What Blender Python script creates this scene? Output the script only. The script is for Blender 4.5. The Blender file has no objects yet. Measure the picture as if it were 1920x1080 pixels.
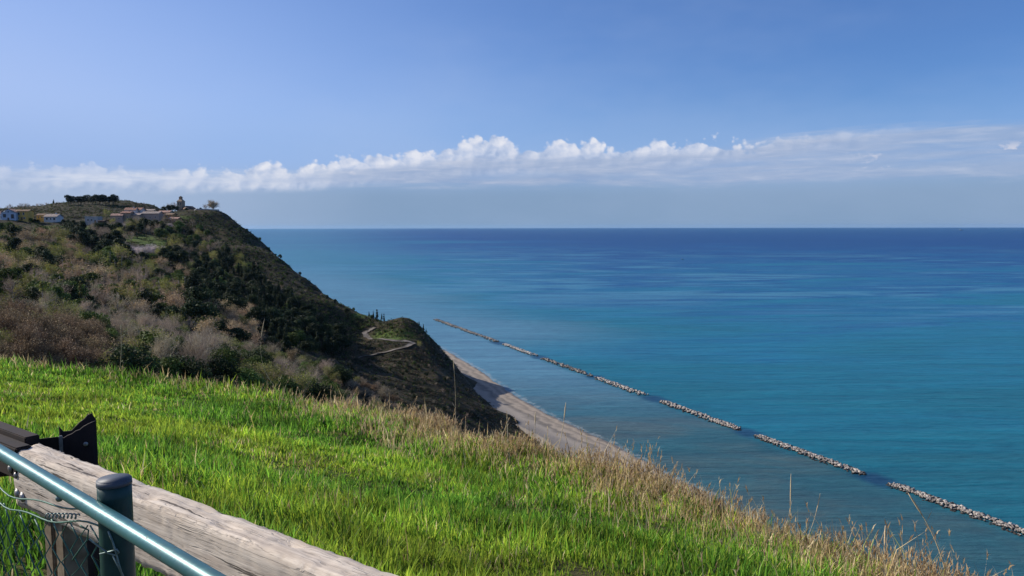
import bpy, bmesh, math, random
import numpy as np
from mathutils import Vector, Matrix, Euler
R = math.radians
random.seed(7); RNG = np.random.default_rng(7)
SC = bpy.context.scene
COL = SC.collection

# ------------------------------------------------------------------ camera
F = 1423.0                      # focal length in pixels of a 1920 px wide picture
EYE = Vector((0, 0, 100.0))     # the sea is z = 0
CAMROT = Euler((R(90 - 4.63), 0, 0)).to_matrix() @ Matrix.Rotation(R(-0.12), 3, 'Z')
cam_d = bpy.data.cameras.new('camera'); cam = bpy.data.objects.new('camera', cam_d); COL.objects.link(cam)
cam_d.sensor_width = 36; cam_d.lens = F / 1920 * 36; cam_d.clip_start = 0.05; cam_d.clip_end = 120000
cam.matrix_world = Matrix.Translation(EYE) @ CAMROT.to_4x4()
SC.camera = cam

# ------------------------------------------------------------------ light
SUN_EL = R(32); SUN_AZ = R(-73)      # azimuth clockwise from +Y (the view): the sun stands to the left
sun_dir = Vector((math.sin(SUN_AZ) * math.cos(SUN_EL), math.cos(SUN_AZ) * math.cos(SUN_EL), math.sin(SUN_EL)))
sl = bpy.data.lights.new('sun', 'SUN'); sl.energy = 4.6; sl.angle = R(0.53); sl.color = (1.0, 0.93, 0.82)
so = bpy.data.objects.new('sun', sl); COL.objects.link(so); so.location = (-200, 50, 300)
so.rotation_euler = sun_dir.to_track_quat('Z', 'Y').to_euler()
SC.view_settings.view_transform = 'Standard'; SC.view_settings.look = 'None'
SC.view_settings.exposure = 0.30; SC.view_settings.gamma = 1.0; SC.view_settings.use_curve_mapping = False
SC.cycles.max_bounces = 5; SC.cycles.diffuse_bounces = 2; SC.cycles.glossy_bounces = 2; SC.cycles.volume_bounces = 0; SC.cycles.transparent_max_bounces = 4

# ------------------------------------------------------------------ node helpers
class NT:
    """small expression helper over a node tree"""
    def __init__(s, tree): s.t = tree; s.n = tree.nodes; s.l = tree.links
    def node(s, kind, **props):
        nd = s.n.new(kind)
        for k, v in props.items(): setattr(nd, k, v)
        return nd
    def put(s, sock, v):
        if isinstance(v, bpy.types.NodeSocket): s.l.new(v, sock)
        elif v is not None: sock.default_value = v
    def m(s, op, a, b=None, c=None, clamp=False):
        nd = s.node('ShaderNodeMath', operation=op); nd.use_clamp = clamp
        for i, v in enumerate((a, b, c)): s.put(nd.inputs[i], v)
        return nd.outputs[0]
    def add(s, a, b): return s.m('ADD', a, b)
    def sub(s, a, b): return s.m('SUBTRACT', a, b)
    def mul(s, a, b): return s.m('MULTIPLY', a, b)
    def sstep(s, v, lo, hi, o0=0.0, o1=1.0):
        nd = s.node('ShaderNodeMapRange', interpolation_type='SMOOTHSTEP')
        for k, x in zip(('Value', 'From Min', 'From Max', 'To Min', 'To Max'), (v, lo, hi, o0, o1)): s.put(nd.inputs[k], x)
        return nd.outputs[0]
    def lin(s, v, lo, hi, o0=0.0, o1=1.0):
        nd = s.node('ShaderNodeMapRange')
        for k, x in zip(('Value', 'From Min', 'From Max', 'To Min', 'To Max'), (v, lo, hi, o0, o1)): s.put(nd.inputs[k], x)
        return nd.outputs[0]
    def mix(s, f, a, b, mode='MIX'):
        nd = s.node('ShaderNodeMix', data_type='RGBA', blend_type=mode)
        s.put(nd.inputs[0], f)
        for i, v in ((6, a), (7, b)):
            if isinstance(v, tuple): v = v if len(v) == 4 else (*v, 1)
            s.put(nd.inputs[i], v)
        return nd.outputs[2]
    def comb(s, x, y, z=0.0):
        nd = s.node('ShaderNodeCombineXYZ')
        for i, v in enumerate((x, y, z)): s.put(nd.inputs[i], v)
        return nd.outputs[0]
    def sep(s, v):
        nd = s.node('ShaderNodeSeparateXYZ'); s.put(nd.inputs[0], v); return nd.outputs
    def noise(s, vec, scale, detail=4, rough=0.55, dist=0.0, dims='3D', w=None):
        nd = s.node('ShaderNodeTexNoise', noise_dimensions=dims)
        s.put(nd.inputs['Vector'], vec); s.put(nd.inputs['Scale'], scale); s.put(nd.inputs['Detail'], detail)
        s.put(nd.inputs['Roughness'], rough); s.put(nd.inputs['Distortion'], dist)
        return nd.outputs['Fac']
    def voro(s, vec, scale, feature='F1', smooth=0.4):
        nd = s.node('ShaderNodeTexVoronoi', feature=feature, voronoi_dimensions='2D')
        s.put(nd.inputs['Vector'], vec); s.put(nd.inputs['Scale'], scale)
        if 'Smoothness' in nd.inputs: s.put(nd.inputs['Smoothness'], smooth)
        return nd.outputs['Distance']
    def vscale(s, vec, sc, off=(0, 0, 0)):
        nd = s.node('ShaderNodeMapping'); s.put(nd.inputs[0], vec); nd.inputs['Scale'].default_value = sc; nd.inputs['Location'].default_value = off
        return nd.outputs[0]
    def ramp(s, fac, stops):
        nd = s.node('ShaderNodeValToRGB'); e = nd.color_ramp.elements
        while len(e) < len(stops): e.new(0.5)
        for el, (p, c) in zip(e, stops): el.position = p; el.color = (*c, 1)
        s.put(nd.inputs[0], fac); return nd.outputs[0]

# ------------------------------------------------------------------ world: clear sky, a long cloud bank low over the sea
world = bpy.data.worlds.new('World'); SC.world = world; world.use_nodes = True
W = NT(world.node_tree); W.n.clear()
sky = W.node('ShaderNodeTexSky', sky_type='NISHITA'); sky.sun_disc = False
sky.sun_elevation = SUN_EL; sky.sun_rotation = SUN_AZ; sky.altitude = 100
sky.air_density = 1.0; sky.dust_density = 0.35; sky.ozone_density = 2.2
tc = W.node('ShaderNodeTexCoord'); dx, dy, dz = W.sep(tc.outputs['Generated'])
az = W.m('ARCTAN2', dx, dy); el = W.m('ARCSINE', dz)
STR = 0.110
def S(r, g, b):
    """a display colour (0-255) as scene light at this exposure"""
    f = lambda c: ((c / 255 + 0.055) / 1.055) ** 2.4 / 2 ** SC.view_settings.exposure
    return (f(r), f(g), f(b))
skyc = W.mix(1.0, sky.outputs[0], (STR * 0.37, STR * 0.565, STR * 0.90), 'MULTIPLY')
# whitish haze toward the sun and the horizon, blue-grey haze lowest
skyc = W.mix(W.mul(W.sstep(el, 0.38, 0.08, 0.42, 1.0), W.sstep(az, 0.30, -0.80, 0.03, 0.90)), skyc, S(178, 196, 236))
skyc = W.mix(W.mul(W.sstep(el, 0.16, 0.07), 0.55), skyc, S(140, 172, 224))
skyc = W.mix(W.mul(W.sstep(el, 0.085, 0.035), 0.92), skyc, W.mix(W.sstep(az, -0.1, -0.6), S(130, 157, 189), S(168, 186, 214)))
def gauss(c, w, h):
    d = W.mul(W.sub(az, c), 1.0 / w); return W.mul(W.m('EXPONENT', W.mul(W.mul(d, d), -1.0)), h)
vec = W.comb(az, W.mul(el, 1.2))
warp = W.noise(vec, 14, 3, 0.6); wv = W.mul(W.sub(warp, 0.5), 0.035)
pv = W.comb(W.add(az, wv), W.mul(W.add(el, W.mul(wv, 0.6)), 1.15))
b1, b2, b3 = W.voro(pv, 26), W.voro(pv, 60), W.voro(W.comb(W.add(az, W.mul(wv, .5)), W.mul(el, 1.15)), 140)
fine = W.noise(vec, 190, 5, 0.62)
bill = W.add(W.add(W.mul(W.sub(0.42, b1), 0.021), W.mul(W.sub(0.42, b2), 0.012)), W.add(W.mul(W.sub(0.42, b3), 0.0055), W.mul(W.sub(fine, 0.5), 0.005)))
slow = W.noise(W.comb(W.mul(az, 1.0), 7.0), 5.0, 3)
deck = W.add(W.add(W.sstep(az, -0.45, 0.10, 0.066, 0.094), W.sstep(az, 0.12, 0.45, 0.0, 0.022)), W.mul(W.sub(slow, 0.5), 0.010))   # top of the grey deck
hump = gauss(-0.035, 0.050, 0.030)
for c, w, h in ((0.075, 0.048, 0.020), (0.20, 0.075, 0.010), (-0.205, 0.050, 0.017), (-0.30, 0.04, 0.011), (-0.125, 0.030, 0.010), (-0.52, 0.10, 0.008)): hump = W.add(hump, gauss(c, w, h))
heads = W.sub(W.add(W.add(deck, hump), W.mul(W.sub(slow, 0.45), 0.02)), W.add(el, 0.004))
headA = W.sstep(W.add(heads, W.mul(bill, W.sstep(az, 0.28, 0.42, 1.0, 0.25))), -0.0012, 0.0050)
headA = W.mul(headA, W.mul(W.sstep(az, 0.52, 0.32, 0.0, 1.0), W.sstep(W.sub(el, deck), -0.030, -0.016)))
o1, o2 = W.voro(W.comb(W.add(W.add(az, wv), 0.007), W.mul(W.add(W.sub(el, 0.006), W.mul(wv, 0.6)), 1.15)), 26), W.voro(W.comb(W.add(W.add(az, wv), 0.0035), W.mul(W.add(W.sub(el, 0.003), W.mul(wv, 0.6)), 1.15)), 60)
rel = W.add(W.mul(W.sub(o1, b1), 0.9), W.mul(W.sub(o2, b2), 0.9))
hl = W.m('ADD', W.add(W.sstep(heads, 0.030, -0.004, 0.34, 0.62), rel), W.mul(W.sub(fine, 0.5), 0.7), clamp=True)
headC = W.ramp(hl, [(0.0, S(160, 178, 211)), (0.35, S(190, 202, 226)), (0.7, S(219, 223, 236)), (1.0, S(238, 238, 243))])
final = W.mix(W.mul(headA, W.sstep(az, -0.28, -0.50, 0.93, 0.40)), skyc, headC)
# the long grey deck in front, streaked
streak = W.noise(W.comb(W.mul(az, 2.6), W.mul(W.sub(el, W.mul(az, 0.012)), 34)), 2.4, 6, 0.62, 0.4)
streak2 = W.noise(W.comb(W.mul(az, 9), W.mul(el, 60)), 2.0, 5, 0.62, 0.6)
jit = W.add(W.mul(W.sub(streak, 0.5), 0.020), W.mul(W.sub(streak2, 0.5), 0.010))
deckA = W.mul(W.sstep(W.sub(W.add(deck, jit), el), -0.003, 0.012), W.sstep(W.add(el, jit), 0.047, 0.060))
deckA = W.mul(deckA, W.lin(W.sstep(streak, 0.30, 0.62), 0, 1, 0.55, 1.0))
dl = W.m('ADD', W.mul(W.sub(streak2, 0.5), 1.5), W.add(0.40, W.mul(W.sub(streak, 0.5), 1.2)), clamp=True)
dl = W.m('ADD', dl, W.sstep(W.sub(deck, el), 0.016, 0.0, 0.0, 0.25), clamp=True)
deckR = W.ramp(dl, [(0.0, S(138, 161, 199)), (0.5, S(160, 177, 207)), (1.0, S(190, 199, 219))])
deckL = W.ramp(dl, [(0.0, S(182, 197, 226)), (0.5, S(205, 214, 233)), (1.0, S(229, 232, 241))])
final = W.mix(W.mul(deckA, W.sstep(az, 0.28, 0.55, 0.96, 0.72)), final, W.mix(W.sstep(az, -0.12, -0.42), deckR, deckL))
# bright scraps low in the deck
scr = W.add(W.noise(W.comb(az, W.mul(el, 1.7), 4.0), 24, 6, 0.62), W.mul(W.sub(0.4, b2), 0.12))
scrap = W.mul(W.sstep(scr, 0.57, 0.66), W.mul(W.sstep(el, 0.060, 0.072), W.sstep(el, 0.094, 0.084)))
final = W.mix(W.mul(W.mul(scrap, W.m('ADD', W.sstep(az, 0.38, 0.48), W.mul(W.sstep(az, -0.14, -0.17), W.sstep(az, -0.26, -0.2)), clamp=True)), 0.85), final, S(208, 211, 226))
# thin high veil
veil = W.noise(W.comb(dx, W.mul(dy, 0.6), W.mul(dz, 2.5)), 1.6, 5, 0.6)
final = W.mix(W.mul(W.sstep(veil, 0.38, 0.75), 0.20), final, S(186, 202, 234))
bg = W.node('ShaderNodeBackground'); bg.inputs['Strength'].default_value = 1.0
W.put(bg.inputs[0], final)
wo = W.node('ShaderNodeOutputWorld'); W.l.new(bg.outputs[0], wo.inputs[0])

# ------------------------------------------------------------------ geometry helpers
def ray(u, v):
    d = CAMROT @ Vector(((u - 960) / F, (540 - v) / F, -1)); return d
def P(u, v, Y):
    """the point of the place seen at pixel (u, v) of the photograph, Y metres ahead"""
    d = ray(u, v); return EYE + d * (Y / d.y)
def project(x, y, z):
    """numpy: world -> photograph pixels"""
    Rt = np.array(CAMROT.transposed()); p = np.stack([x - EYE.x, y - EYE.y, z - EYE.z], 0)
    c = np.tensordot(Rt, p, 1); w = np.where(c[2] < -1e-3, -c[2], np.nan)
    return 960 + F * c[0] / w, 540 - F * c[1] / w

def mesh_arrays(name, V, T, cols=None, smooth=False):
    """mesh from numpy vertices, faces (n,3) or (n,4) and optional per-vertex colours"""
    me = bpy.data.meshes.new(name); V = np.asarray(V, np.float32); T = np.asarray(T, np.int32); k = T.shape[1]
    me.vertices.add(len(V)); me.vertices.foreach_set('co', V.ravel())
    me.loops.add(T.size); me.loops.foreach_set('vertex_index', T.ravel())
    me.polygons.add(len(T)); me.polygons.foreach_set('loop_start', np.arange(0, T.size, k, dtype=np.int32))
    me.polygons.foreach_set('loop_total', np.full(len(T), k, np.int32))
    if smooth: me.polygons.foreach_set('use_smooth', np.ones(len(T), bool))
    me.update(calc_edges=True); me.validate()
    if cols is not None:
        a = me.color_attributes.new('Col', 'FLOAT_COLOR', 'POINT')
        c = np.ones((len(V), 4), np.float32); c[:, :3] = cols; a.data.foreach_set('color', c.ravel())
    return me
def link(name, me, mat=None, parent=None, loc=None, rotz=None, **props):
    o = bpy.data.objects.new(name, me); COL.objects.link(o)
    if mat is not None and me is not None and not me.materials: me.materials.append(mat)
    if parent is not None: o.parent = parent
    if loc is not None: o.location = loc
    if rotz is not None: o.rotation_euler = (0, 0, rotz)
    for k, v in props.items(): o[k] = v
    return o
def thing(name, label, cat, loc=(0, 0, 0), rotz=0, group=None):
    o = link(name, None, loc=loc, rotz=rotz, label=label, category=cat)
    if group: o['group'] = group
    return o
def bm_mesh(name, bm, smooth=False):
    me = bpy.data.meshes.new(name); bm.normal_update(); bm.to_mesh(me); bm.free()
    if smooth:
        for p in me.polygons: p.use_smooth = True
    return me
def bm_box(bm, lo, hi, rot=None, bevel=0):
    lo, hi = Vector(lo), Vector(hi); c = (lo + hi) / 2
    r = bmesh.ops.create_cube(bm, size=1, matrix=Matrix.Translation(c) @ (rot or Matrix()) @ Matrix.Diagonal((*(hi - lo), 1)))
    if bevel:
        es = list({e for v in r['verts'] for e in v.link_edges})
        bmesh.ops.bevel(bm, geom=es, offset=bevel, segments=2, affect='EDGES')
def box(name, lo, hi, mat, parent=None, bevel=0, **k):
    bm = bmesh.new(); bm_box(bm, lo, hi, None, bevel); return link(name, bm_mesh(name, bm), mat, parent, **k)
def tube_arrays(pts, rad, n=8, closed_ends=True):
    pts = np.asarray(pts, float); m = len(pts); rad = np.broadcast_to(rad, (m,)).astype(float)
    tan = np.gradient(pts, axis=0); tan /= np.linalg.norm(tan, axis=1)[:, None] + 1e-9
    ref = np.array([0.31, 0.17, 0.93]) if abs(tan[0] @ np.array([0.31, 0.17, 0.93])) < 0.9 else np.array([1.0, 0, 0])
    V = []
    for i in range(m):
        a = np.cross(tan[i], ref); a /= np.linalg.norm(a) + 1e-9; b = np.cross(tan[i], a)
        th = np.linspace(0, 2 * np.pi, n, endpoint=False)
        V.append(pts[i] + rad[i] * (np.cos(th)[:, None] * a + np.sin(th)[:, None] * b))
    V = np.concatenate(V); Fq = []
    for i in range(m - 1):
        for j in range(n):
            a, b = i * n + j, i * n + (j + 1) % n; Fq.append((a, b, b + n)); Fq.append((a, b + n, a + n))
    if closed_ends:
        for j in range(1, n - 1): Fq.append((0, j + 1, j)); q = (m - 1) * n; Fq.append((q, q + j, q + j + 1))
    return V, np.array(Fq)
def tube(name, pts, rad, mat, parent=None, n=8, **k):
    V, T = tube_arrays(pts, rad, n); return link(name, mesh_arrays(name, V, T, smooth=True), mat, parent, **k)

# value noise / fbm in numpy
_perm = RNG.random((256, 256))
def vnoise(x, y):
    xi, yi = np.floor(x).astype(int), np.floor(y).astype(int); fx, fy = x - xi, y - yi
    fx, fy = fx * fx * (3 - 2 * fx), fy * fy * (3 - 2 * fy)
    g = lambda a, b: _perm[a & 255, b & 255]
    return (g(xi, yi) * (1 - fx) + g(xi + 1, yi) * fx) * (1 - fy) + (g(xi, yi + 1) * (1 - fx) + g(xi + 1, yi + 1) * fx) * fy
def fbm(x, y, octv=4, gain=0.5):
    s, a, t = 0, 1, 0
    for i in range(octv):
        s = s + a * (vnoise(x * 2 ** i + 17.3 * i, y * 2 ** i - 9.1 * i) - 0.5); t += a; a *= gain
    return s / t

# ------------------------------------------------------------------ material helpers
def mat_new(name):
    m = bpy.data.materials.new(name); m.use_nodes = True; N = NT(m.node_tree); N.n.clear()
    out = N.node('ShaderNodeOutputMaterial'); return m, N, out
def principled(N, out, color, rough=0.8, metal=0.0, spec=0.3, normal=None):
    p = N.node('ShaderNodeBsdfPrincipled')
    if isinstance(color, tuple): color = (*color[:3], 1)
    N.put(p.inputs['Base Color'], color); N.put(p.inputs['Roughness'], rough); N.put(p.inputs['Metallic'], metal)
    N.put(p.inputs['Specular IOR Level'], spec)
    if normal is not None: N.put(p.inputs['Normal'], normal)
    N.l.new(p.outputs[0], out.inputs[0]); return p
def bump(N, h, strength=0.5, dist=0.02):
    b = N.node('ShaderNodeBump'); b.inputs['Strength'].default_value = strength; b.inputs['Distance'].default_value = dist
    N.put(b.inputs['Height'], h); return b.outputs[0]
def objco(N): return N.node('ShaderNodeTexCoord').outputs['Object']
def simple(name, c1, c2, scale=4, rough=0.8, metal=0, spec=0.3, bstr=0.3, bdist=0.01, detail=5):
    m, N, out = mat_new(name); v = objco(N); f = N.noise(v, scale, detail, 0.6)
    principled(N, out, N.mix(N.sstep(f, 0.3, 0.7), c1, c2), rough, metal, spec, bump(N, f, bstr, bdist)); return m
def leafmat(name, gain=1.0, trans=0.35, rnd=0.25, rough=0.6, spec=0.25):
    """leaves, blades and twigs: colour from the mesh, varied a little from plant to plant"""
    m, N, out = mat_new(name)
    at = N.node('ShaderNodeAttribute', attribute_name='Col').outputs['Color']
    oi = N.node('ShaderNodeObjectInfo').outputs['Random']
    hsv = N.node('ShaderNodeHueSaturation'); N.put(hsv.inputs['Color'], at)
    N.put(hsv.inputs['Value'], N.lin(oi, 0, 1, gain * (1 - rnd), gain * (1 + rnd)))
    N.put(hsv.inputs['Hue'], N.lin(N.m('FRACT', N.mul(oi, 7.31)), 0, 1, 0.5 - 0.016 * (rnd > 0), 0.5 + 0.016 * (rnd > 0)))
    p = N.node('ShaderNodeBsdfPrincipled'); N.put(p.inputs['Base Color'], hsv.outputs[0]); p.inputs['Roughness'].default_value = rough
    p.inputs['Specular IOR Level'].default_value = spec
    tr = N.node('ShaderNodeBsdfTranslucent'); N.put(tr.inputs[0], hsv.outputs[0])
    mx = N.node('ShaderNodeMixShader'); mx.inputs[0].default_value = trans
    N.l.new(p.outputs[0], mx.inputs[1]); N.l.new(tr.outputs[0], mx.inputs[2]); N.l.new(mx.outputs[0], out.inputs[0]); return m
world.cycles.sampling_method = 'MANUAL'; world.cycles.sample_map_resolution = 256
# ================================================================== SEA
BA = np.array([-88.0, 826.0]); BB = np.array([168.0, 238.0])          # line of the breakwaters
bdir = (BB - BA) / np.linalg.norm(BB - BA); bnor = np.array([-bdir[1], bdir[0]])
bnor = bnor if bnor[0] > 0 else -bnor
def sea_material():
    m, N, out = mat_new('sea_water')
    geo = N.node('ShaderNodeNewGeometry').outputs['Position']; x, y, z = N.sep(geo)
    off = N.add(N.mul(N.sub(x, float(BA[0])), float(bnor[0])), N.mul(N.sub(y, float(BA[1])), float(bnor[1])))  # metres beyond the breakwaters
    dist = N.m('SQRT', N.add(N.mul(x, x), N.mul(y, y)))
    ld = N.m('LOGARITHM', N.add(dist, 1), 10.0)
    azm = N.m('ARCTAN2', x, y)
    # drifting bands of clearer and milkier water, long across the view
    q = N.comb(N.mul(x, 0.00050), N.mul(y, 0.0011)); q2 = N.comb(N.mul(x, 0.0020), N.mul(y, 0.0075)); q3 = N.comb(N.mul(x, 0.0060), N.mul(y, 0.024))
    n1 = N.noise(q, 1.0, 7, 0.62, 0.5); n2 = N.noise(q2, 1.0, 6, 0.62, 0.8); n3 = N.noise(q3, 1.0, 4, 0.6, 0.4)
    f = N.add(ld, N.add(N.mul(N.sub(n1, 0.5), 2.4), N.mul(N.sub(n2, 0.5), 1.7)))
    f = N.sub(f, N.mul(N.sstep(azm, 0.20, -0.30), 0.42))
    col = N.ramp(N.lin(f, 2.3, 4.4), [(0.0, (0.014, 0.110, 0.150)), (0.16, (0.011, 0.128, 0.188)), (0.30, (0.012, 0.138, 0.230)), (0.40, (0.010, 0.098, 0.220)), (0.50, (0.007, 0.064, 0.190)), (0.66, (0.004, 0.046, 0.165)), (1.0, (0.004, 0.060, 0.155))])
    milky = N.mul(N.sstep(N.add(N.mul(N.add(n1, n2), 0.5), N.mul(N.sub(n3, 0.5), 0.35)), 0.485, 0.585), N.mul(N.sstep(ld, 2.85, 3.1), N.sstep(ld, 3.75, 3.3)))
    col = N.mix(N.mul(milky, 0.85), col, (0.055, 0.205, 0.305))
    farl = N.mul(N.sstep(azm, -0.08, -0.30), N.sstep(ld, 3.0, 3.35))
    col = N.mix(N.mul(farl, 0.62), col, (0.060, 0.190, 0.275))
    # sheltered, turbid water between breakwaters and beach
    inner = N.sstep(N.add(off, N.mul(N.sub(n3, 0.5), 16)), -10, 4, 1.0, 0.0)
    inner = N.mul(inner, N.sstep(y, 900, 640, 0.0, 1.0))
    sand = N.noise(N.comb(N.mul(x, 0.010), N.mul(y, 0.022)), 1.0, 4, 0.6, 0.6)
    turb = N.mix(N.sstep(sand, 0.40, 0.70), (0.028, 0.098, 0.125), (0.070, 0.098, 0.100))
    turb = N.mix(N.sstep(y, 330, 560), turb, (0.088, 0.205, 0.295))
    shore = N.sstep(N.add(off, N.mul(N.sub(sand, 0.5), 20)), -62, -112)
    turb = N.mix(N.mul(shore, 0.55), turb, (0.125, 0.140, 0.135))
    col = N.mix(N.mul(inner, 0.92), col, turb)
    lee = N.mul(N.mul(N.sstep(N.add(off, N.mul(N.sub(n2, 0.5), 260)), 170, -20), N.sstep(y, 540, 720)), N.sstep(y, 2300, 1200))
    col = N.mix(N.mul(lee, 0.85), col, (0.085, 0.205, 0.30))
    # sunken rocks in the gaps of the breakwater line
    al = N.add(N.mul(N.sub(x, float(BA[0])), float(bdir[0])), N.mul(N.sub(y, float(BA[1])), float(bdir[1])))
    rocks = None
    for a0, a1 in GAPS:
        e = N.mul(N.sstep(al, a0 - 8, a0 + 3), N.sstep(al, a1 + 8, a1 - 3)); rocks = e if rocks is None else N.add(rocks, e)
    band = N.sstep(N.m('ABSOLUTE', N.add(off, N.mul(N.sub(n3, 0.5), 6))), 9, 2.5)
    col = N.mix(N.mul(N.mul(rocks, band), 0.85), col, (0.010, 0.045, 0.105))
    # ripples
    w0 = N.noise(N.comb(N.mul(x, 0.30), N.mul(y, 1.1)), 1.0, 4, 0.6, 0.3)
    w1 = N.noise(N.comb(N.mul(x, 0.10), N.mul(y, 0.42)), 1.0, 5, 0.6, 0.3)
    w2 = N.noise(N.comb(N.mul(x, 0.012), N.mul(y, 0.075)), 1.0, 5, 0.62, 0.5)
    # streaks and the waves' light and dark put into the colour from ripple heights
    st = N.add(N.mul(N.sub(w2, 0.5), 0.95), N.add(N.mul(N.sub(w1, 0.5), 0.95), N.mul(N.sub(w0, 0.5), 0.55)))
    col = N.mix(1.0, col, N.comb(N.add(1.0, st), N.add(1.0, st), N.add(1.0, N.mul(st, 0.8))), 'MULTIPLY')
    nb = bump(N, N.add(N.add(N.mul(w2, 3.0), N.mul(w1, 0.9)), N.mul(w0, 0.35)), 0.7, 1.0)
    principled(N, out, col, 0.40, 0, 0.07, nb); return m

def sea():
    rr = np.concatenate([[0.0], np.geomspace(60, 45000, 60)]); th = np.linspace(0, 2 * np.pi, 97)[:-1]
    V = [(0, 0, 0)]; T = []
    for r in rr[1:]:
        for t in th: V.append((r * math.sin(t), r * math.cos(t), 0))
    n = len(th)
    for i in range(len(rr) - 1):
        for j in range(n):
            k = (j + 1) % n
            if i == 0: T.append((0, 1 + k, 1 + j))
            else:
                a, b = 1 + (i - 1) * n + j, 1 + (i - 1) * n + k; T += [(a, b, b + n), (a, b + n, a + n)]
    return mesh_arrays('sea', V, np.array(T)[:, ::-1])

# stretches of breakwater along the line, given by where their ends stand in the photograph
def along(u, v):
    d = ray(u, v); p = EYE + d * (-EYE.z / d.z); return float((np.array([p.x, p.y]) - BA) @ bdir)
SEG = [((812, 599), (940, 641)), ((952, 645), (1021, 667)), ((1031, 671), (1131, 704)), ((1136, 706), (1232, 742)), ((1256, 750), (1402, 805)), ((1422, 815), (1622, 891)), ((1657, 909), (2040, 1062))]
SEGA = [(along(*a), along(*b)) for a, b in SEG]
GAPS = [(SEGA[i][1], SEGA[i + 1][0]) for i in range(len(SEGA) - 1)]
link('sea', sea(), sea_material(), kind='structure')

# ================================================================== LAND
WATER = [(-300, 255), (-100, 192), (0, 160), (100, 130), (200, 100), (276, 73), (323, 51), (365, 30), (412, 11), (474, -9), (558, -36), (650, -76), (800, -155), (1000, -262), (1400, -600), (1900, -1000)]
wy, wx = np.array(WATER, float).T
def waterline(y): return np.interp(y, wy, wx)
ctl = []
def C(u, v, Y): p = P(u, v, Y); ctl.append((p.x, p.y, p.z))
for y in (-250, -100, 0, 70, 140, 200, 250, 290, 330, 370, 412, 450, 500, 558, 620, 700, 800, 900, 1000, 1200, 1400):
    w = float(waterline(y)); ctl += ([(w - 62, y, 6.0)] if y <= 310 else []) + [(w - 20, y, 3.0), (w, y, -0.4), (w + 60, y, -12)]
for q in [ # village and crest
    (415, 397, 690), (380, 397, 690), (340, 398, 690), (300, 404, 665), (250, 418, 640), (215, 424, 630), (170, 421, 600), (100, 414, 580), (50, 413, 565), (0, 413, 560), (-150, 410, 560),
    (0, 396, 720), (0, 394, 800), (60, 391, 860), (-100, 398, 760), (170, 381, 930), (250, 381, 930), (290, 387, 850), (-200, 395, 800),
    # cliff-top line down to the road
    (440, 424, 668), (470, 450, 650), (515, 486, 625), (555, 515, 600), (600, 545, 575), (645, 580, 545), (685, 596, 515), (715, 606, 500), (520, 510, 640), (580, 555, 605), (640, 600, 570),
    (745, 604, 490), (775, 600, 478), (800, 632, 474), (830, 662, 470),
    # road terraces
    (690, 625, 470), (650, 640, 450), (780, 648, 430), (720, 660, 415), (640, 676, 390), (700, 640, 436),
    # low dark slope down to the beach
    (870, 712, 440), (900, 742, 425), (950, 776, 396), (1000, 808, 368), (1030, 826, 346), (800, 700, 380), (850, 752, 345), (750, 730, 330), (700, 705, 340), (900, 800, 312), (945, 850, 270),
    # wooded side
    (600, 640, 370), (550, 600, 400), (600, 570, 480), (500, 540, 480), (450, 580, 370), (430, 500, 540), (380, 450, 610), (300, 470, 520), (200, 445, 540), (100, 455, 480), (0, 460, 430),
    (0, 520, 260), (100, 530, 270), (200, 550, 270), (300, 570, 270), (-150, 500, 300), (400, 620, 250), (480, 660, 240), (550, 680, 230),
    (0, 580, 130), (120, 610, 130), (250, 640, 130), (380, 680, 120), (500, 715, 115), (-150, 560, 130),
    # nearer bramble bank and spur
    (0, 625, 55), (100, 672, 52), (200, 720, 50), (-120, 590, 58), (350, 760, 60), (500, 770, 70), (600, 745, 95), (640, 712, 140), (700, 742, 140), (760, 775, 142), (840, 812, 145), (900, 850, 145),
    (660, 790, 80), (800, 860, 80), (950, 960, 80)]: C(*q)
ctl += [(-25, 22, 82), (-10, 15, 82), (0, 8, 80), (10, 0, 82), (-40, 10, 88), (30, -20, 85), (60, 30, 50), (60, -60, 70), (-60, -60, 100), (-300, -100, 110), (-500, 200, 115), (-600, 500, 108), (-800, 800, 112), (-700, 1200, 80), (-700, 900, 112), (-800, 1500, 40), (20, 100, 40), (20, 180, 16), (0, 240, 14)]
CT = np.array(ctl); cx, cy, cz = CT.T; CC = 12.0
def kern(r2): return np.sqrt(r2 + CC * CC)
A_ = kern((cx[:, None] - cx) ** 2 + (cy[:, None] - cy) ** 2); n_ = len(cx)
Pm = np.stack([np.ones(n_), cx / 500, cy / 500], 1); M_ = np.zeros((n_ + 3, n_ + 3))
M_[:n_, :n_] = A_ - np.eye(n_) * 0.4; M_[:n_, n_:] = Pm; M_[n_:, :n_] = Pm.T
W_ = np.linalg.solve(M_, np.concatenate([cz, np.zeros(3)]))
def base_h(x, y):
    x, y = np.asarray(x, float), np.asarray(y, float); s = W_[n_] + W_[n_ + 1] * x / 500 + W_[n_ + 2] * y / 500
    for i in range(n_): s = s + W_[i] * np.sqrt((x - cx[i]) ** 2 + (y - cy[i]) ** 2 + CC * CC)
    return s
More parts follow.
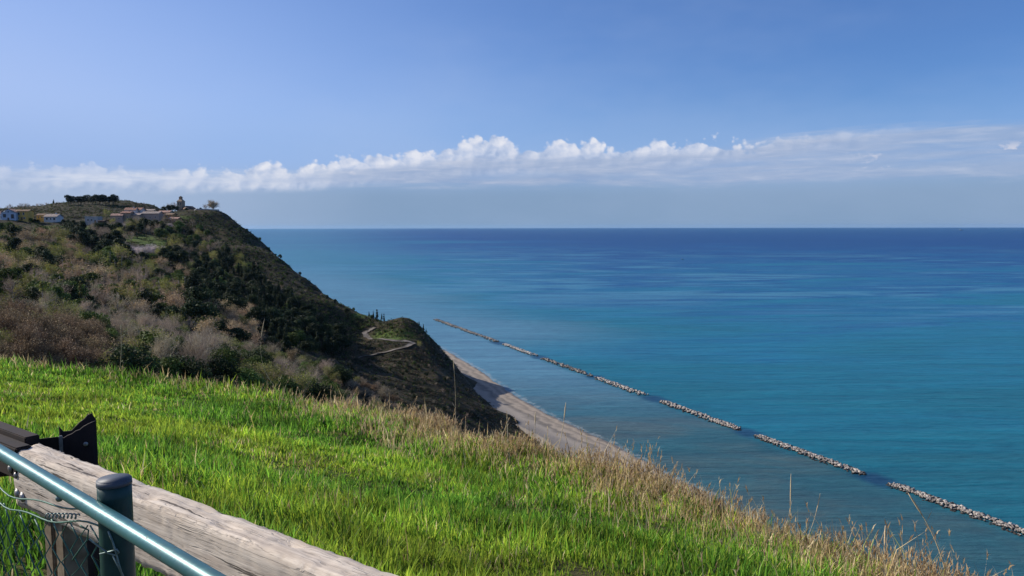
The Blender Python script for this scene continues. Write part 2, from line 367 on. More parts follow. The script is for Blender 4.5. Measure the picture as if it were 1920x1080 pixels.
def land_h(x, y):
    """height of the land: the broad form, gullies on the sea side and small unevenness"""
    b = base_h(x, y); sea_side = np.clip(1 - (waterline(y) - x) / 170, 0, 1) * np.clip((b - 4) / 20, 0, 1)
    g = np.abs(fbm(x * 0.014 + 5, y * 0.040, 5, .6)) * 34 - 4
    amp = np.clip((y - 60) / 200, 0.15, 1)
    calm = 1 - 0.75 * np.exp(-((x + 78) ** 2 + (y - 432) ** 2) / 55.0 ** 2)
    flat = np.clip((350 - y) / 40, 0, 1) * np.clip((x - waterline(y) + 72) / 24, 0, 1) * np.clip((waterline(y) + 4 - x) / 8, 0, 1) * 5.0 + np.clip((x - waterline(y) + 27) / 6, 0, 1) * 3.0
    return b - flat - g * calm * sea_side * np.clip((y - 150) / 200, 0, 1) * 0.8 + fbm(x * 0.035, y * 0.035, 5, .62) * 7.5 * calm * amp * np.clip((b - 2) / 10, 0, 1)

# lookup grid used for placing things on the slope
GX = np.arange(-980, 260, 4.0); GY = np.arange(20, 1300, 4.0)
GZ = land_h(GX[:, None], GY[None, :])
def H(x, y):
    i = np.clip((np.asarray(x, float) - GX[0]) / 4, 0, len(GX) - 1.001); j = np.clip((np.asarray(y, float) - GY[0]) / 4, 0, len(GY) - 1.001)
    a, b = i.astype(int), j.astype(int); fx, fy = i - a, j - b
    return (GZ[a, b] * (1 - fx) + GZ[a + 1, b] * fx) * (1 - fy) + (GZ[a, b + 1] * (1 - fx) + GZ[a + 1, b + 1] * fx) * fy
YS = np.geomspace(32, 1250, 420)
def hit(u, v):
    """where the sight line through photograph pixel (u, v) meets the slope; None when it misses"""
    d = ray(u, v); t = YS / d.y; x, z = d.x * t, EYE.z + d.z * t; h = H(x, YS); k = np.nonzero(h >= z)[0]
    if not len(k) or (k[0] == 0): return None
    i = k[0]; a = (z[i - 1] - h[i - 1]); b = (h[i] - z[i]); f = a / (a + b + 1e-9)
    y = YS[i - 1] + f * (YS[i] - YS[i - 1]); x = d.x * y / d.y
    return (float(x), float(y), float(H(x, y)))

MEADOW = [(110, 432, 60, 9), (250, 446, 55, 8), (8, 527, 16, 16), (155, 566, 20, 8), (180, 428, 28, 5), (60, 437, 45, 7), (290, 455, 40, 7), (690, 590, 30, 8), (740, 630, 45, 14), (350, 408, 22, 4)]
def land_mesh():
    th = np.concatenate([np.linspace(-1.25, -0.70, 40)[:-1], np.linspace(-0.70, 0.75, 420), np.linspace(0.75, 1.4, 30)[1:]])
    rr = np.concatenate([np.geomspace(26, 200, 90)[:-1], np.geomspace(200, 760, 260)[:-1], np.geomspace(760, 1700, 60)])
    TH, RR = np.meshgrid(th, rr, indexing='ij'); X, Y = RR * np.sin(TH), RR * np.cos(TH)
    Z = land_h(X, Y); keep = X < waterline(Y) + 40; Z = np.maximum(Z, -14)
    u, v = project(X, Y, Z); mead = np.zeros(X.shape)
    wob = fbm(X * 0.05, Y * 0.05, 3) * 0.9
    for (a, b, p, q) in MEADOW: mead = np.maximum(mead, np.clip(1.6 - 1.6 * (((u - a) / p) ** 2 + ((v - b) / q) ** 2 + wob), 0, 1))
    mead = np.nan_to_num(mead) * (Y > 90)
    spur = np.nan_to_num(np.exp(-((v - (690 + (u - 640) * 0.53)) / 13) ** 2)) * (np.abs(RR - 150) < 45) * (u > 610)
    n1, n2 = X.shape; idx = np.arange(n1 * n2).reshape(n1, n2)
    q = np.stack([idx[:-1, :-1], idx[1:, :-1], idx[1:, 1:], idx[:-1, 1:]], -1)[(keep[:-1, :-1])].reshape(-1, 4)
    V = np.stack([X, Y, Z], -1).reshape(-1, 3)
    cols = np.stack([mead, spur, np.zeros_like(mead)], -1).reshape(-1, 3)
    return mesh_arrays('hillside', V, q[:, ::-1], cols, smooth=True)
def land_material():
    m, N, out = mat_new('hillside_soil'); g = N.node('ShaderNodeNewGeometry'); pos = g.outputs['Position']
    nz = N.sep(g.outputs['Normal'])[2]; at = N.sep(N.node('ShaderNodeAttribute', attribute_name='Col').outputs['Color'])
    a = N.noise(pos, 0.09, 6, 0.65); b = N.noise(pos, 0.6, 5, 0.65); c = N.noise(N.vscale(pos, (1, 1, 0.25)), 0.25, 5, 0.6)
    col = N.mix(N.sstep(a, 0.36, 0.64), (0.020, 0.020, 0.012), (0.060, 0.046, 0.030))
    col = N.mix(N.mul(N.sstep(b, 0.45, 0.7), 0.6), col, (0.05, 0.058, 0.018))
    steep = N.mul(N.sstep(N.add(nz, N.mul(N.sub(c, 0.5), 0.5)), 0.76, 0.60), 0.8)
    col = N.mix(steep, col, N.mix(N.sstep(c, .35, .65), (0.045, 0.037, 0.028), (0.19, 0.15, 0.115)))
    col = N.mix(at[0], col, N.mix(b, (0.050, 0.085, 0.018), (0.115, 0.150, 0.038)))
    col = N.mix(at[1], col, (0.20, 0.145, 0.105))
    principled(N, out, col, 0.95, 0, 0.1, bump(N, N.add(b, a), 0.8, 0.8)); return m
LAND = link('hillside', land_mesh(), land_material(), kind='structure')

# ------------------------------------------------------------------ beach: a strip of sand and pebbles along the water
def beach():
    ys = np.arange(-120, 760, 2.5); s = np.concatenate([np.linspace(-90, -34, 10)[:-1], np.linspace(-34, 7, 22)]); YY, S = np.meshgrid(ys, s, indexing='ij')
    X = waterline(YY) + S + fbm(YY * 0.02, S * 0.0, 4) * 11; Z = 0.16 - S * 0.085 + fbm(X * 0.1, YY * 0.1, 3) * 0.5
    wide = np.clip((345 - YY) / 30, 0, 1); Z = np.where(S < -34, 3.05 + 0.5 * fbm(X * .1, YY * .1, 3) + (-S - 34) * 0.06 - (1 - wide) * 14, Z)
    Z = Z + np.clip((-S - 22) / 12, 0, 1) * 1.5 - np.clip((S - 1) / 6, 0, 1) * 0.8
    n1, n2 = X.shape; idx = np.arange(n1 * n2).reshape(n1, n2)
    q = np.stack([idx[:-1, :-1], idx[:-1, 1:], idx[1:, 1:], idx[1:, :-1]], -1).reshape(-1, 4)
    c = np.stack([np.clip((S + 34) / 41, 0, 1)] * 3, -1).reshape(-1, 3)
    return mesh_arrays('beach', np.stack([X, YY, Z], -1).reshape(-1, 3), q[:, ::-1], c, smooth=True)
def beach_mat():
    m, N, out = mat_new('beach_sand'); pos = N.node('ShaderNodeNewGeometry').outputs['Position']
    s = N.sep(N.node('ShaderNodeAttribute', attribute_name='Col').outputs['Color'])[0]
    a = N.noise(pos, 0.12, 5, 0.6); b = N.noise(pos, 1.4, 4, 0.7); s2 = N.add(s, N.mul(N.sub(a, 0.5), 0.35))
    col = N.ramp(s2, [(0.0, (0.20, 0.175, 0.15)), (0.40, (0.29, 0.25, 0.21)), (0.53, (0.15, 0.13, 0.11)), (0.60, (0.34, 0.28, 0.22)), (0.70, (0.21, 0.175, 0.14)), (0.77, (0.36, 0.29, 0.22)), (0.86, (0.15, 0.13, 0.11))])
    col = N.mix(N.mul(N.sstep(b, 0.55, 0.7), 0.35), col, (0.12, 0.11, 0.10))
    principled(N, out, col, N.sstep(s, 0.78, 0.88, 0.95, 0.45), 0, 0.3, bump(N, b, 0.5, 0.25)); return m
link('beach', beach(), beach_mat(), kind='structure')

# ------------------------------------------------------------------ paths on the headland, draped on the slope
def strip(name, pts, widths, mat, lift=0.35, sub=8):
    pts = np.array(pts, float); k = np.arange(len(pts)); t = np.linspace(0, len(pts) - 1, (len(pts) - 1) * sub + 1)
    x, y, w = np.interp(t, k, pts[:, 0]), np.interp(t, k, pts[:, 1]), np.interp(t, k, widths)
    for _ in range(3): x[1:-1], y[1:-1] = (x[:-2] + 2 * x[1:-1] + x[2:]) / 4, (y[:-2] + 2 * y[1:-1] + y[2:]) / 4
    tx, ty = np.gradient(x), np.gradient(y); L = np.hypot(tx, ty) + 1e-9; nx, ny = -ty / L, tx / L
    V, T = [], []
    for i in range(len(x)):
        zc = land_h(x[i], y[i]) + lift
        for j in range(5):
            s = (j / 4 - 0.5) * w[i] * (1 + 1.1 * fbm(np.array(i * 0.5 + j), np.array(j * 3.0), 2)); a, b = x[i] + nx[i] * s, y[i] + ny[i] * s
            V.append((a, b, max(float(zc), float(land_h(a, b)) + lift * 0.6)))
        # skirts keep the strip grounded
    for i in range(len(x) - 1):
        for j in range(4): a = i * 5 + j; T.append((a, a + 5, a + 6, a + 1))
    return link(name, mesh_arrays(name, np.array(V), np.array(T)[:, ::-1], smooth=True), mat, kind='structure')
M_path = simple('pale_dirt', (0.055, 0.046, 0.034), (0.20, 0.172, 0.145), 0.22, 0.95, bstr=0.4, bdist=0.2)
def hits(pp): return [h[:2] for h in (hit(*q) for q in pp) if h]
PATH1 = hits([(672, 671), (700, 666), (735, 658), (765, 651), (779, 645), (760, 641), (740, 640), (715, 637), (690, 633), (682, 626), (690, 620), (703, 614)])
PATH2 = hits([(150, 419), (165, 422), (185, 424), (200, 428)])

# thin broken surf along the water's edge
def surf():
    ys = np.arange(-60, 700, 2.0); s = np.linspace(-2, 9, 8); YY, S_ = np.meshgrid(ys, s, indexing='ij'); X = waterline(YY) + S_ + fbm(YY * 0.02, S_ * 0.0, 4) * 11 + fbm(YY * .11, S_ * 0 + 2, 3) * 3
    n1, n2 = X.shape; idx = np.arange(n1 * n2).reshape(n1, n2); q = np.stack([idx[:-1, :-1], idx[1:, :-1], idx[1:, 1:], idx[:-1, 1:]], -1).reshape(-1, 4)
    return mesh_arrays('surf', np.stack([X, YY, np.full(X.shape, .03)], -1).reshape(-1, 3), q[:, ::-1], np.stack([(S_ + 2) / 11] * 3, -1).reshape(-1, 3))
m_surf, N, out = mat_new('surf_foam'); pos = N.node('ShaderNodeNewGeometry').outputs['Position']; s_ = N.sep(N.node('ShaderNodeAttribute', attribute_name='Col').outputs['Color'])[0]
nn_ = N.noise(pos, .22, 5, .65); al_ = N.mul(N.sstep(N.add(nn_, N.mul(N.sstep(N.m('ABSOLUTE', N.sub(s_, .42)), .4, 0.0), .22)), .62, .76), N.mul(N.sstep(s_, 0, .2), N.sstep(s_, 1, .7)))
d_ = N.node('ShaderNodeBsdfDiffuse'); d_.inputs[0].default_value = (.62, .66, .66, 1); t_ = N.node('ShaderNodeBsdfTransparent'); x_ = N.node('ShaderNodeMixShader'); N.put(x_.inputs[0], N.mul(al_, .20)); N.l.new(t_.outputs[0], x_.inputs[1]); N.l.new(d_.outputs[0], x_.inputs[2]); N.l.new(x_.outputs[0], out.inputs[0])
link('surf', surf(), m_surf, kind='structure')
def PZ_(u, v, z):
    """point at height z on the sight line through pixel (u, v)"""
    d = ray(u, v); return EYE + d * ((z - EYE.z) / d.z)
# ================================================================== GRASS BANK in front of the camera
GD = np.array([0.813, -0.582]); GN = np.array([0.582, 0.813])     # along the guardrail / away from it
ET = np.array([-90, -45, -29.4, -21.6, -13.4, -6.5, -3.3, -1.1, 3.2, 12, 40.0]); ED = np.array([8.5, 9.0, 9.7, 12.2, 13.3, 11.8, 10.2, 9.2, 7.8, 7.2, 7.2])
PD = np.array([-30, -0.6, 0.35, 1.5, 2.4, 4.25, 10, 14.0, 60.0]); PZ = np.array([-1.72, -1.70, -1.74, -2.36, -2.72, -3.34, -4.86, -5.26, -6.3])
def bank_td(x, y): return x * GD[0] + y * GD[1], x * GN[0] + y * GN[1] - 1.42
def bank_xy(t, d): d = d + 1.42; return t * GD[0] + d * GN[0], t * GD[1] + d * GN[1]
def edge_d(t): return np.interp(t, ET, ED) + fbm(t * 0.35, t * 0.0 + 3.3, 3) * 1.3
def bank_z(t, d):
    e = d - edge_d(t); z = EYE.z + np.interp(d, PD, PZ)
    n = fbm(t * 0.5, d * 0.5, 4) * 0.30 * np.clip((d - 0.3) / 1.5, 0, 1)
    return z + n - np.where(e > 0, 0.95 * e + 0.25 * np.minimum(e, 1) ** 2, 0)
def bank_mesh():
    t = np.linspace(-70, 30, 420); d = np.concatenate([np.linspace(-14, 0, 15)[:-1], np.linspace(0, 16, 120)[:-1], np.linspace(16, 34, 20)])
    T_, D_ = np.meshgrid(t, d, indexing='ij'); X, Y = bank_xy(T_, D_); Z = bank_z(T_, D_)
    n1, n2 = X.shape; idx = np.arange(n1 * n2).reshape(n1, n2)
    q = np.stack([idx[:-1, :-1], idx[1:, :-1], idx[1:, 1:], idx[:-1, 1:]], -1).reshape(-1, 4)
    return mesh_arrays('grass_bank', np.stack([X, Y, Z], -1).reshape(-1, 3), q, smooth=True)
m_bank, N, out = mat_new('bank_soil'); pos = N.node('ShaderNodeNewGeometry').outputs['Position']
a, b = N.noise(pos, 0.8, 5, 0.6), N.noise(pos, 9, 5, 0.7)
principled(N, out, N.mix(N.sstep(b, 0.35, 0.65), N.mix(N.sstep(a, 0.4, 0.6), (0.045, 0.075, 0.014), (0.075, 0.07, 0.025)), (0.09, 0.075, 0.035)), 0.95, 0, 0.1, bump(N, b, 0.7, 0.05))
link('grass_bank', bank_mesh(), m_bank, kind='structure')

M_grass = leafmat('grass_blades', 1.0, 0.45, 0.0, 0.55, 0.30)
def blades(x, y, z, h, w, lean, heading, bend, cols):
    """curved tapering blades: 5 vertices, 3 triangles each"""
    n = len(x); face = RNG.uniform(0, 2 * np.pi, n); sx, sy = np.cos(face) * w / 2, np.sin(face) * w / 2
    lx, ly = np.cos(heading) * lean * h, np.sin(heading) * lean * h
    V = np.zeros((n, 5, 3)); m = 0.55
    V[:, 0] = np.stack([x - sx, y - sy, z], 1); V[:, 1] = np.stack([x + sx, y + sy, z], 1)
    mx, my, mz = x + lx * m * (1 - bend), y + ly * m * (1 - bend), z + h * m
    V[:, 2] = np.stack([mx - sx * .75, my - sy * .75, mz], 1); V[:, 3] = np.stack([mx + sx * .75, my + sy * .75, mz], 1)
    V[:, 4] = np.stack([x + lx, y + ly, z + h * np.sqrt(np.clip(1 - 0.5 * lean ** 2, .2, 1))], 1)
    b0 = np.arange(n)[:, None] * 5
    T = np.concatenate([b0 + np.array([0, 1, 3]), b0 + np.array([0, 3, 2]), b0 + np.array([2, 3, 4])])
    return V.reshape(-1, 3), T, np.repeat(cols, 5, 0)
def pick(pal, n, wts): return np.array(pal)[RNG.choice(len(pal), n, p=np.array(wts) / sum(wts))]
def inview(x, y, z, mu=160, v0=600, v1=1300):
    u, v = project(x, y, z); return (u > -mu) & (u < 1920 + mu) & (v > v0) & (v < v1)
def bank_samples(n, dmin=0.3, emax=0.6):
    t = RNG.uniform(-34, 9, n); d = RNG.uniform(dmin, 15, n); e = d - edge_d(t); x, y = bank_xy(t, d); z = bank_z(t, d)
    k = (e < emax) & inview(x, y, z); return t[k], d[k], e[k], x[k], y[k], z[k]
def make_grass():
    t, d, e, x, y, z = bank_samples(1200000, -1.2)
    k = RNG.random(len(t)) < np.clip((10.5 / y) ** 1.0, 0.42, 1.0) * np.clip(1.0 + 2.6 * fbm(x * 1.7 - 30, y * 1.7 + 12, 3), .35, 1); t, d, e, x, y, z = (q[k] for q in (t, d, e, x, y, z)); n = len(t)
    patch = fbm(x * 0.55, y * 0.55, 4); fine = fbm(x * 2.6 + 40, y * 2.6, 3); tall = np.clip(patch * 2.2 + 0.5, 0, 1)
    right = np.clip((t + 20) / 8, 0, 1); near_e = np.clip(1 + e / (0.8 + 1.0 * right * np.clip(1 + 1.5 * fbm(t * .4, d * .4 + 8, 3), .3, 2)), 0, 1)
    h = (0.05 + 0.13 * tall + 0.11 * np.clip(fine * 2 + .3, 0, 1) + 0.17 * near_e) * RNG.lognormal(0, 0.36, n) * 0.74
    w = (0.008 + 0.0011 * y) * RNG.uniform(.7, 1.3, n)
    yel = np.clip(0.5 + fbm(x * 0.28 + 9, y * 0.28 - 4, 4) * 2.4, 0, 1)
    c = np.where((RNG.random(n) < yel)[:, None], pick([(.37, .50, .048), (.46, .56, .06), (.28, .44, .045)], n, [3, 2, 3]), pick([(.17, .38, .04), (.24, .46, .045), (.065, .15, .024)], n, [4, 3, 2]))
    straw = RNG.random(n) < (0.03 + 1.15 * near_e ** 1.1 * right * np.clip(.85 + 1.3 * patch, .35, 1) + 0.32 * near_e ** 2 * (1 - right) + 1.2 * np.clip(fbm(x * .8 + 60, y * .8, 3) - .13, 0, .4))
    c[straw] = pick([(.64, .49, .24), (.54, .40, .19), (.72, .58, .34), (.36, .25, .14)], straw.sum(), [3, 2, 2, 1])
    c = c * RNG.uniform(.8, 1.2, (n, 1)) * np.clip(1 + 1.3 * fbm(x * 1.1 - 7, y * 1.1 + 70, 3), .55, 1.4)[:, None] * RNG.choice([.45, .9, 1.25], (n, 1), p=[.25, .4, .35])
    V, T, cc = blades(x, y, z - 0.02, h, w, RNG.uniform(.05, .55, n), RNG.uniform(0, 2 * np.pi, n), RNG.uniform(.2, .7, n), c)
    link('grass', mesh_arrays('grass', V, T, cc), M_grass, kind='stuff', label='bright green meadow grass covering the bank in front', category='grass')
make_grass()
M_straw = leafmat('dry_stems', 1.12, 0.42, 0.0, 0.7, 0.2)
def make_dry():
    """tall dry stems with feathery seed heads along the brink of the bank"""
    t, d, e, x, y, z = bank_samples(420000, 3, 1.5)
    right = np.clip((t + 22) / 9, 0, 1); wz = 0.36 + 0.42 * right + 0.7 * fbm(t * .5, d * .5, 3)
    clump = np.clip(fbm(x * 1.1 + 3, y * 1.1, 3) * 3 + .55, .05, 1)
    k = RNG.random(len(t)) < np.exp(-np.clip(-e, 0, 9) / wz) * clump * (0.28 + 0.75 * right); t, d, e, x, y, z, right = (q[k] for q in (t, d, e, x, y, z, right)); n = len(t)
    h = (0.15 + 0.24 * RNG.random(n) ** 1.6 + 0.40 * (RNG.random(n) < 0.05 + 0.03 * right) * RNG.random(n)) * (0.95 + .35 * right)
    c = pick([(.66, .51, .27), (.55, .41, .20), (.74, .61, .38), (.38, .27, .15), (.50, .50, .10), (.24, .165, .10)], n, [4, 4, 2, 3, 1.6, 1.6]) * RNG.uniform(.8, 1.2, (n, 1))
    hd = RNG.uniform(0, 2 * np.pi, n); ln = RNG.uniform(.05, .6, n)
    V, T, cc = blades(x, y, z - .03, h, (0.006 + 0.0006 * y) * RNG.uniform(.7, 1.4, n), ln, hd, RNG.uniform(.2, .6, n), c)
    # seed heads: a few small husks near each tall tip
    s = np.nonzero((h > .34) & (RNG.random(n) < .7))[0]; s = np.repeat(s, 5); f = RNG.uniform(.78, 1.03, len(s)); m = len(s)
    hx = x[s] + np.cos(hd[s]) * ln[s] * h[s] * f; hy = y[s] + np.sin(hd[s]) * ln[s] * h[s] * f; hz = z[s] + h[s] * f * np.sqrt(np.clip(1 - .5 * ln[s] ** 2, .2, 1)) - .04
    hc = pick([(.56, .45, .28), (.46, .33, .18), (.34, .23, .14)], m, [2, 3, 2])
    V2, T2, c2 = blades(hx, hy, hz, RNG.uniform(.05, .10, m), RNG.uniform(.012, .022, m), RNG.uniform(.2, .9, m), hd[s] + RNG.normal(0, .9, m), RNG.uniform(.2, .6, m), hc)
    link('dry_grass', mesh_arrays('dry_grass', np.concatenate([V, V2]), np.concatenate([T, T2 + len(V)]), np.concatenate([cc, c2])), M_straw, kind='stuff', label='straw-coloured dry grass along the brink of the bank', category='dry grass')
make_dry()

# single tall stalks that stand out against the sea and the hill
M_stalk = simple('straw_stalk', (0.52, 0.40, 0.23), (0.66, 0.54, 0.35), 30, 0.8, bstr=0.2, bdist=0.002)
M_husk = simple('straw_husk', (0.52, 0.38, 0.22), (0.68, 0.55, 0.37), 60, 0.9, bstr=0.3, bdist=0.002)
def on_bank(u, v):
    """foot of a stalk: the bank point seen at that pixel"""
    d = ray(u, v); ys = np.geomspace(4, 32, 600); tt = ys / d.y; x, z = d.x * tt, EYE.z + d.z * tt; T_, D_ = bank_td(x, ys); h = bank_z(T_, D_)
    k = np.nonzero(h >= z)[0]; i = k[0] if len(k) else int(np.argmin(np.abs(z - h))); return float(x[i]), float(ys[i]), float(h[i])
def stalk(label, foot, tip, bow, r, leaves, head):
    x, y, z = on_bank(*foot); tp = P(*tip, y + 0.12); base = Vector((x, y, z - .05))
    t = link('dry_stalk', None, loc=base, label=label, category='dry stalk'); t['group'] = 'tall single stalks on the brink'
    s = np.linspace(0, 1, 12); dv = np.array(tp - base); side = np.array([dv[2], 0, -dv[0]]); pts = s[:, None] * dv + (np.sin(s * np.pi) * bow)[:, None] * side
    tube('stem', pts, np.interp(s, [0, 1], [r, r * .45]), M_stalk, t, 6)
    for f, ang in leaves:
        p = np.array([np.interp(f, s, pts[:, i]) for i in range(3)]); L = .16; q = p + np.array([math.cos(ang) * L, 0.03, abs(math.sin(ang)) * L])
        V = np.array([p - [0, 0, .008], (p + q) / 2 + [0, 0, .014], q, (p + q) / 2 - [0, 0, .012]]); link('leaf', mesh_arrays('leaf', V, np.array([[0, 3, 1], [3, 2, 1]])), M_husk, t)
    if head:
        k = np.linspace(1 - head, 1.0, 7); pp = np.stack([np.interp(k, s, pts[:, i]) for i in range(3)], 1)
        tube('seed_head', pp, r * np.array([.6, 1.1, 1.6, 1.4, 1.5, 1.0, .4]), M_husk, t, 7)
stalk('long pale leaning stalk rising against the dark wood', (538, 735), (496, 597), -.16, .0062, [(.30, 2.4), (.2, .8)], .22)
stalk('straight pale stalk upright against the dark slope by the beach', (853, 778), (850, 672), .015, .0058, [(.25, .9), (.4, 2.2)], .15)
stalk('tall bent reed with withered leaves standing before the nearest breakwater', (1785, 1085), (1703, 925), .07, .0085, [(.35, 1.1), (.5, 1.2), (.62, 2.2), (.72, 1.0)], .22)
stalk('upright grey stalk with fluffy tip before the sheltered water', (1482, 985), (1483, 888), 0, .006, [], .45)
stalk('thin slanting pale stalk crossing the beach edge', (1040, 838), (1061, 754), .03, .009, [], .3)
stalk('short thin stalk in front of the beach beside the dark slope', (1002, 826), (1004, 772), 0, .009, [], .3)
stalk('slanting stalk with a pale tip among the brink grasses at right', (1505, 985), (1538, 925), .04, .0045, [], .35)
stalk('pale broken stalk in front of the bramble thicket', (222, 700), (226, 608), .03, .008, [(.6, .8), (.45, 2.3), (.75, 1.0)], .12)
stalk('thin reddish stalk rising from the dry grass before the beach', (1142, 878), (1162, 838), .03, .008, [(.5, .9)], .3)
stalk('short green-topped stalk at the right end of the brink', (1658, 1040), (1660, 985), 0, .007, [(.4, 1.1), (.6, 2.2)], .4)
# ================================================================== VILLAGE on the headland
def wallmat(n, c, s=0.5): return simple(n, tuple(q * .82 for q in c), c, s, 0.9, bstr=0.3, bdist=0.05)
M_white = wallmat('white_render', (.62, .63, .62)); M_blue = wallmat('pale_blue_render', (.46, .55, .64)); M_yel = wallmat('yellow_render', (.62, .40, .10)); M_cream = wallmat('cream_render', (.56, .47, .30))
M_pink = wallmat('pinkish_stone', (.44, .32, .255), 0.9); M_stone = wallmat('brown_stone', (.40, .29, .195), 0.9); M_orange = wallmat('orange_render', (.55, .30, .12)); M_grey = wallmat('grey_render', (.42, .42, .41)); M_brown = wallmat('brown_boards', (.10, .065, .05))
def tilemat(n, c):
    m, N, out = mat_new(n); v = objco(N); a = N.noise(v, 1.2, 4); wv = N.node('ShaderNodeTexWave', wave_type='BANDS', bands_direction='X'); N.put(wv.inputs['Vector'], v); wv.inputs['Scale'].default_value = 1.6; wv.inputs['Distortion'].default_value = 0.5
    principled(N, out, N.mix(a, tuple(q * .7 for q in c), tuple(q * 1.15 for q in c)), 0.9, 0, 0.2, bump(N, wv.outputs['Fac'], 0.6, 0.08)); return m
M_tile = tilemat('red_tiles', (.30, .165, .12)); M_tilep = tilemat('pinkish_tiles', (.36, .225, .18)); M_tileb = tilemat('brown_tiles', (.24, .165, .11)); M_tiled = tilemat('dark_tiles', (.095, .07, .06)); M_tileg = tilemat('greyish_tiles', (.33, .27, .235))
M_glass, N, out = mat_new('window_glass'); principled(N, out, (.02, .025, .035), .12, 0, .6)
M_door = simple('brown_door', (.08, .05, .03), (.12, .075, .045), 3)
M_sbl = simple('blue_shutter', (.06, .14, .30), (.08, .18, .36), 3)
M_frame = simple('pale_frame', (.5, .5, .48), (.6, .6, .58), 3)
def gable(bm, w, d, z0, rise, over=.5, axis='x', thick=.25):
    """pitched roof as a solid with eaves; ridge along axis"""
    W2, D2 = w / 2 + over, d / 2 + over
    if axis == 'x': lo = [(-W2, -D2), (-W2, 0), (-W2, D2)]; mk = lambda s, p, z: (s * W2, p[1], z)
    else: lo = [(-W2, 0), (0, 0), (W2, 0)]; mk = lambda s, p, z: (p[0], s * D2, z)
    zz = [z0, z0 + rise, z0]; A, B = [], []
    for s, arr in ((-1, A), (1, B)):
        for p, z in zip(lo, zz): arr.append(bm.verts.new(mk(s, p, z + thick)))
        for p, z in zip(lo[::-1], zz[::-1]): arr.append(bm.verts.new(mk(s, p, z)))
    bm.faces.new(A[::-1] if axis == 'x' else A); bm.faces.new(B if axis == 'x' else B[::-1])
    for i in range(6):
        j = (i + 1) % 6; bm.faces.new((A[i], A[j], B[j], B[i]))
    bmesh.ops.recalc_face_normals(bm, faces=bm.faces)
def house(name, label, cat, u, v, Y, w, d, h, rise, wm, rm, wins=(), door=None, axis='x', rotz=0.0, chimney=None, wmat=None, flat=False, group='houses of the hilltop village', seat=None):
    p = P(u, v, Y); t = thing(name, label, cat, (p.x, p.y, p.z), rotz, group)
    bm = bmesh.new(); bm_box(bm, (-w / 2, -d / 2, -5), (w / 2, d / 2, h))
    if not flat:
        b2 = bmesh.new()
    link('wall', bm_mesh('wall', bm), wm, t)
    if not flat:
        b2.free(); gw, gd = w / 2 - .05, d / 2 - .05      # gable wall pieces under the roof
        if axis == 'x': pr = [[(s * gw, -gd, h), (s * gw, gd, h), (s * gw, 0, h + rise - .02)] for s in (-1, 1)]
        else: pr = [[(-gw, s * gd, h), (gw, s * gd, h), (0, s * gd, h + rise - .02)] for s in (-1, 1)]
        V = np.array(pr[0] + pr[1]); link('gable', mesh_arrays('gable', V, np.array([[0, 1, 2], [3, 5, 4], [0, 3, 4], [0, 4, 1], [1, 4, 5], [1, 5, 2], [2, 5, 3], [2, 3, 0]])), wm, t)
        bm = bmesh.new(); gable(bm, w, d, h, rise, axis=axis); rf = link('roof', bm_mesh('roof', bm), rm, t)
        if chimney: box('chimney', (chimney - .4, -.4, h + rise * .4), (chimney + .4, .4, h + rise + 1.0), wm, rf)
    else: rf = box('roof', (-w / 2 - .3, -d / 2 - .3, h + .003), (w / 2 + .3, d / 2 + .3, h + .35), rm, t)
    for (x, z, ww, hh) in wins:
        f = box('window', (x - ww / 2, -d / 2 - .09, z), (x + ww / 2, -d / 2 - .003, z + hh), wmat or M_frame, t)
        box('pane', (x - ww / 2 + .12, -d / 2 - .12, z + .12), (x + ww / 2 - .12, -d / 2 - .093, z + hh - .12), M_glass, f)
    if door: box('door', (door - .6, -d / 2 - .10, 0), (door + .6, -d / 2 - .003, 2.2), M_door, t)
    return t
house('house', 'pale blue gabled house with reddish roof at the far left', 'house', 22, 414, 560, 9.5, 10, 6.0, 2.6, M_blue, M_tilep, [(-2.6, 2.4, 2.0, 2.6), (2.6, 1.6, 2.0, 3.2), (0, 6.0, 1.0, 1.0)], -0.2, 'y', R(12), wmat=M_sbl)
house('house', 'white wing with pinkish roof left of the pale blue gabled house', 'house', 2, 414, 566, 9, 8, 5.0, 1.8, M_white, M_tilep, [(-2, 2, 1.2, 1.5), (2, 2, 1.2, 1.5)], None, 'x', R(12))
house('house', 'bright yellow two-storey house beside the pale blue one', 'house', 46, 413, 564, 9.5, 8, 6.4, 1.3, M_yel, M_tileb, [(-1.6, 3.8, 1.3, 1.9), (1.6, 3.8, 1.3, 1.9), (-2.2, .9, 1.5, 1.4), (2.0, .9, 1.5, 1.4)], 0.2, 'x', R(5), -2)
house('house', 'small low yellow house behind the dark hedge', 'house', 80, 412, 580, 5.5, 6, 3.2, 1.3, M_yel, M_tileb, [(-1.2, 1.2, 1, 1.3), (1.4, 1.2, 1, 1.3)], None, 'x')
house('house', 'low white house with wide greyish roof behind the dark hedge', 'house', 101, 415, 575, 10, 8, 3.2, 2.2, M_white, M_tileg, [(-2.6, 1.1, 1.5, 1.5), (0.4, 1.1, 1.1, 1.4), (3.2, .9, 1.6, 1.8)], None, 'x', R(-4), 2)
house('house', 'grey flat-roofed house with white parapet by the pale drive', 'house', 176, 418, 600, 10, 7, 4.6, 0, M_grey, M_white, [(-2.5, 1.6, 1.4, 1.4), (0.4, 1.6, 1.4, 1.4)], 3.0, flat=True)
house('shed', 'low dark brown shed right of the flat-roofed grey house', 'shed', 192, 420, 596, 4.6, 4, 2.2, .7, M_brown, M_tiled, [], None, 'x', group='outbuildings')
house('house', 'pinkish stone house at the left end of the old row', 'house', 222, 421, 636, 9, 8, 7.2, 1.7, M_pink, M_tilep, [(-2.2, 4, 1, 1.4), (2.0, 4.2, 1, 1.4)], None, 'x', R(9))
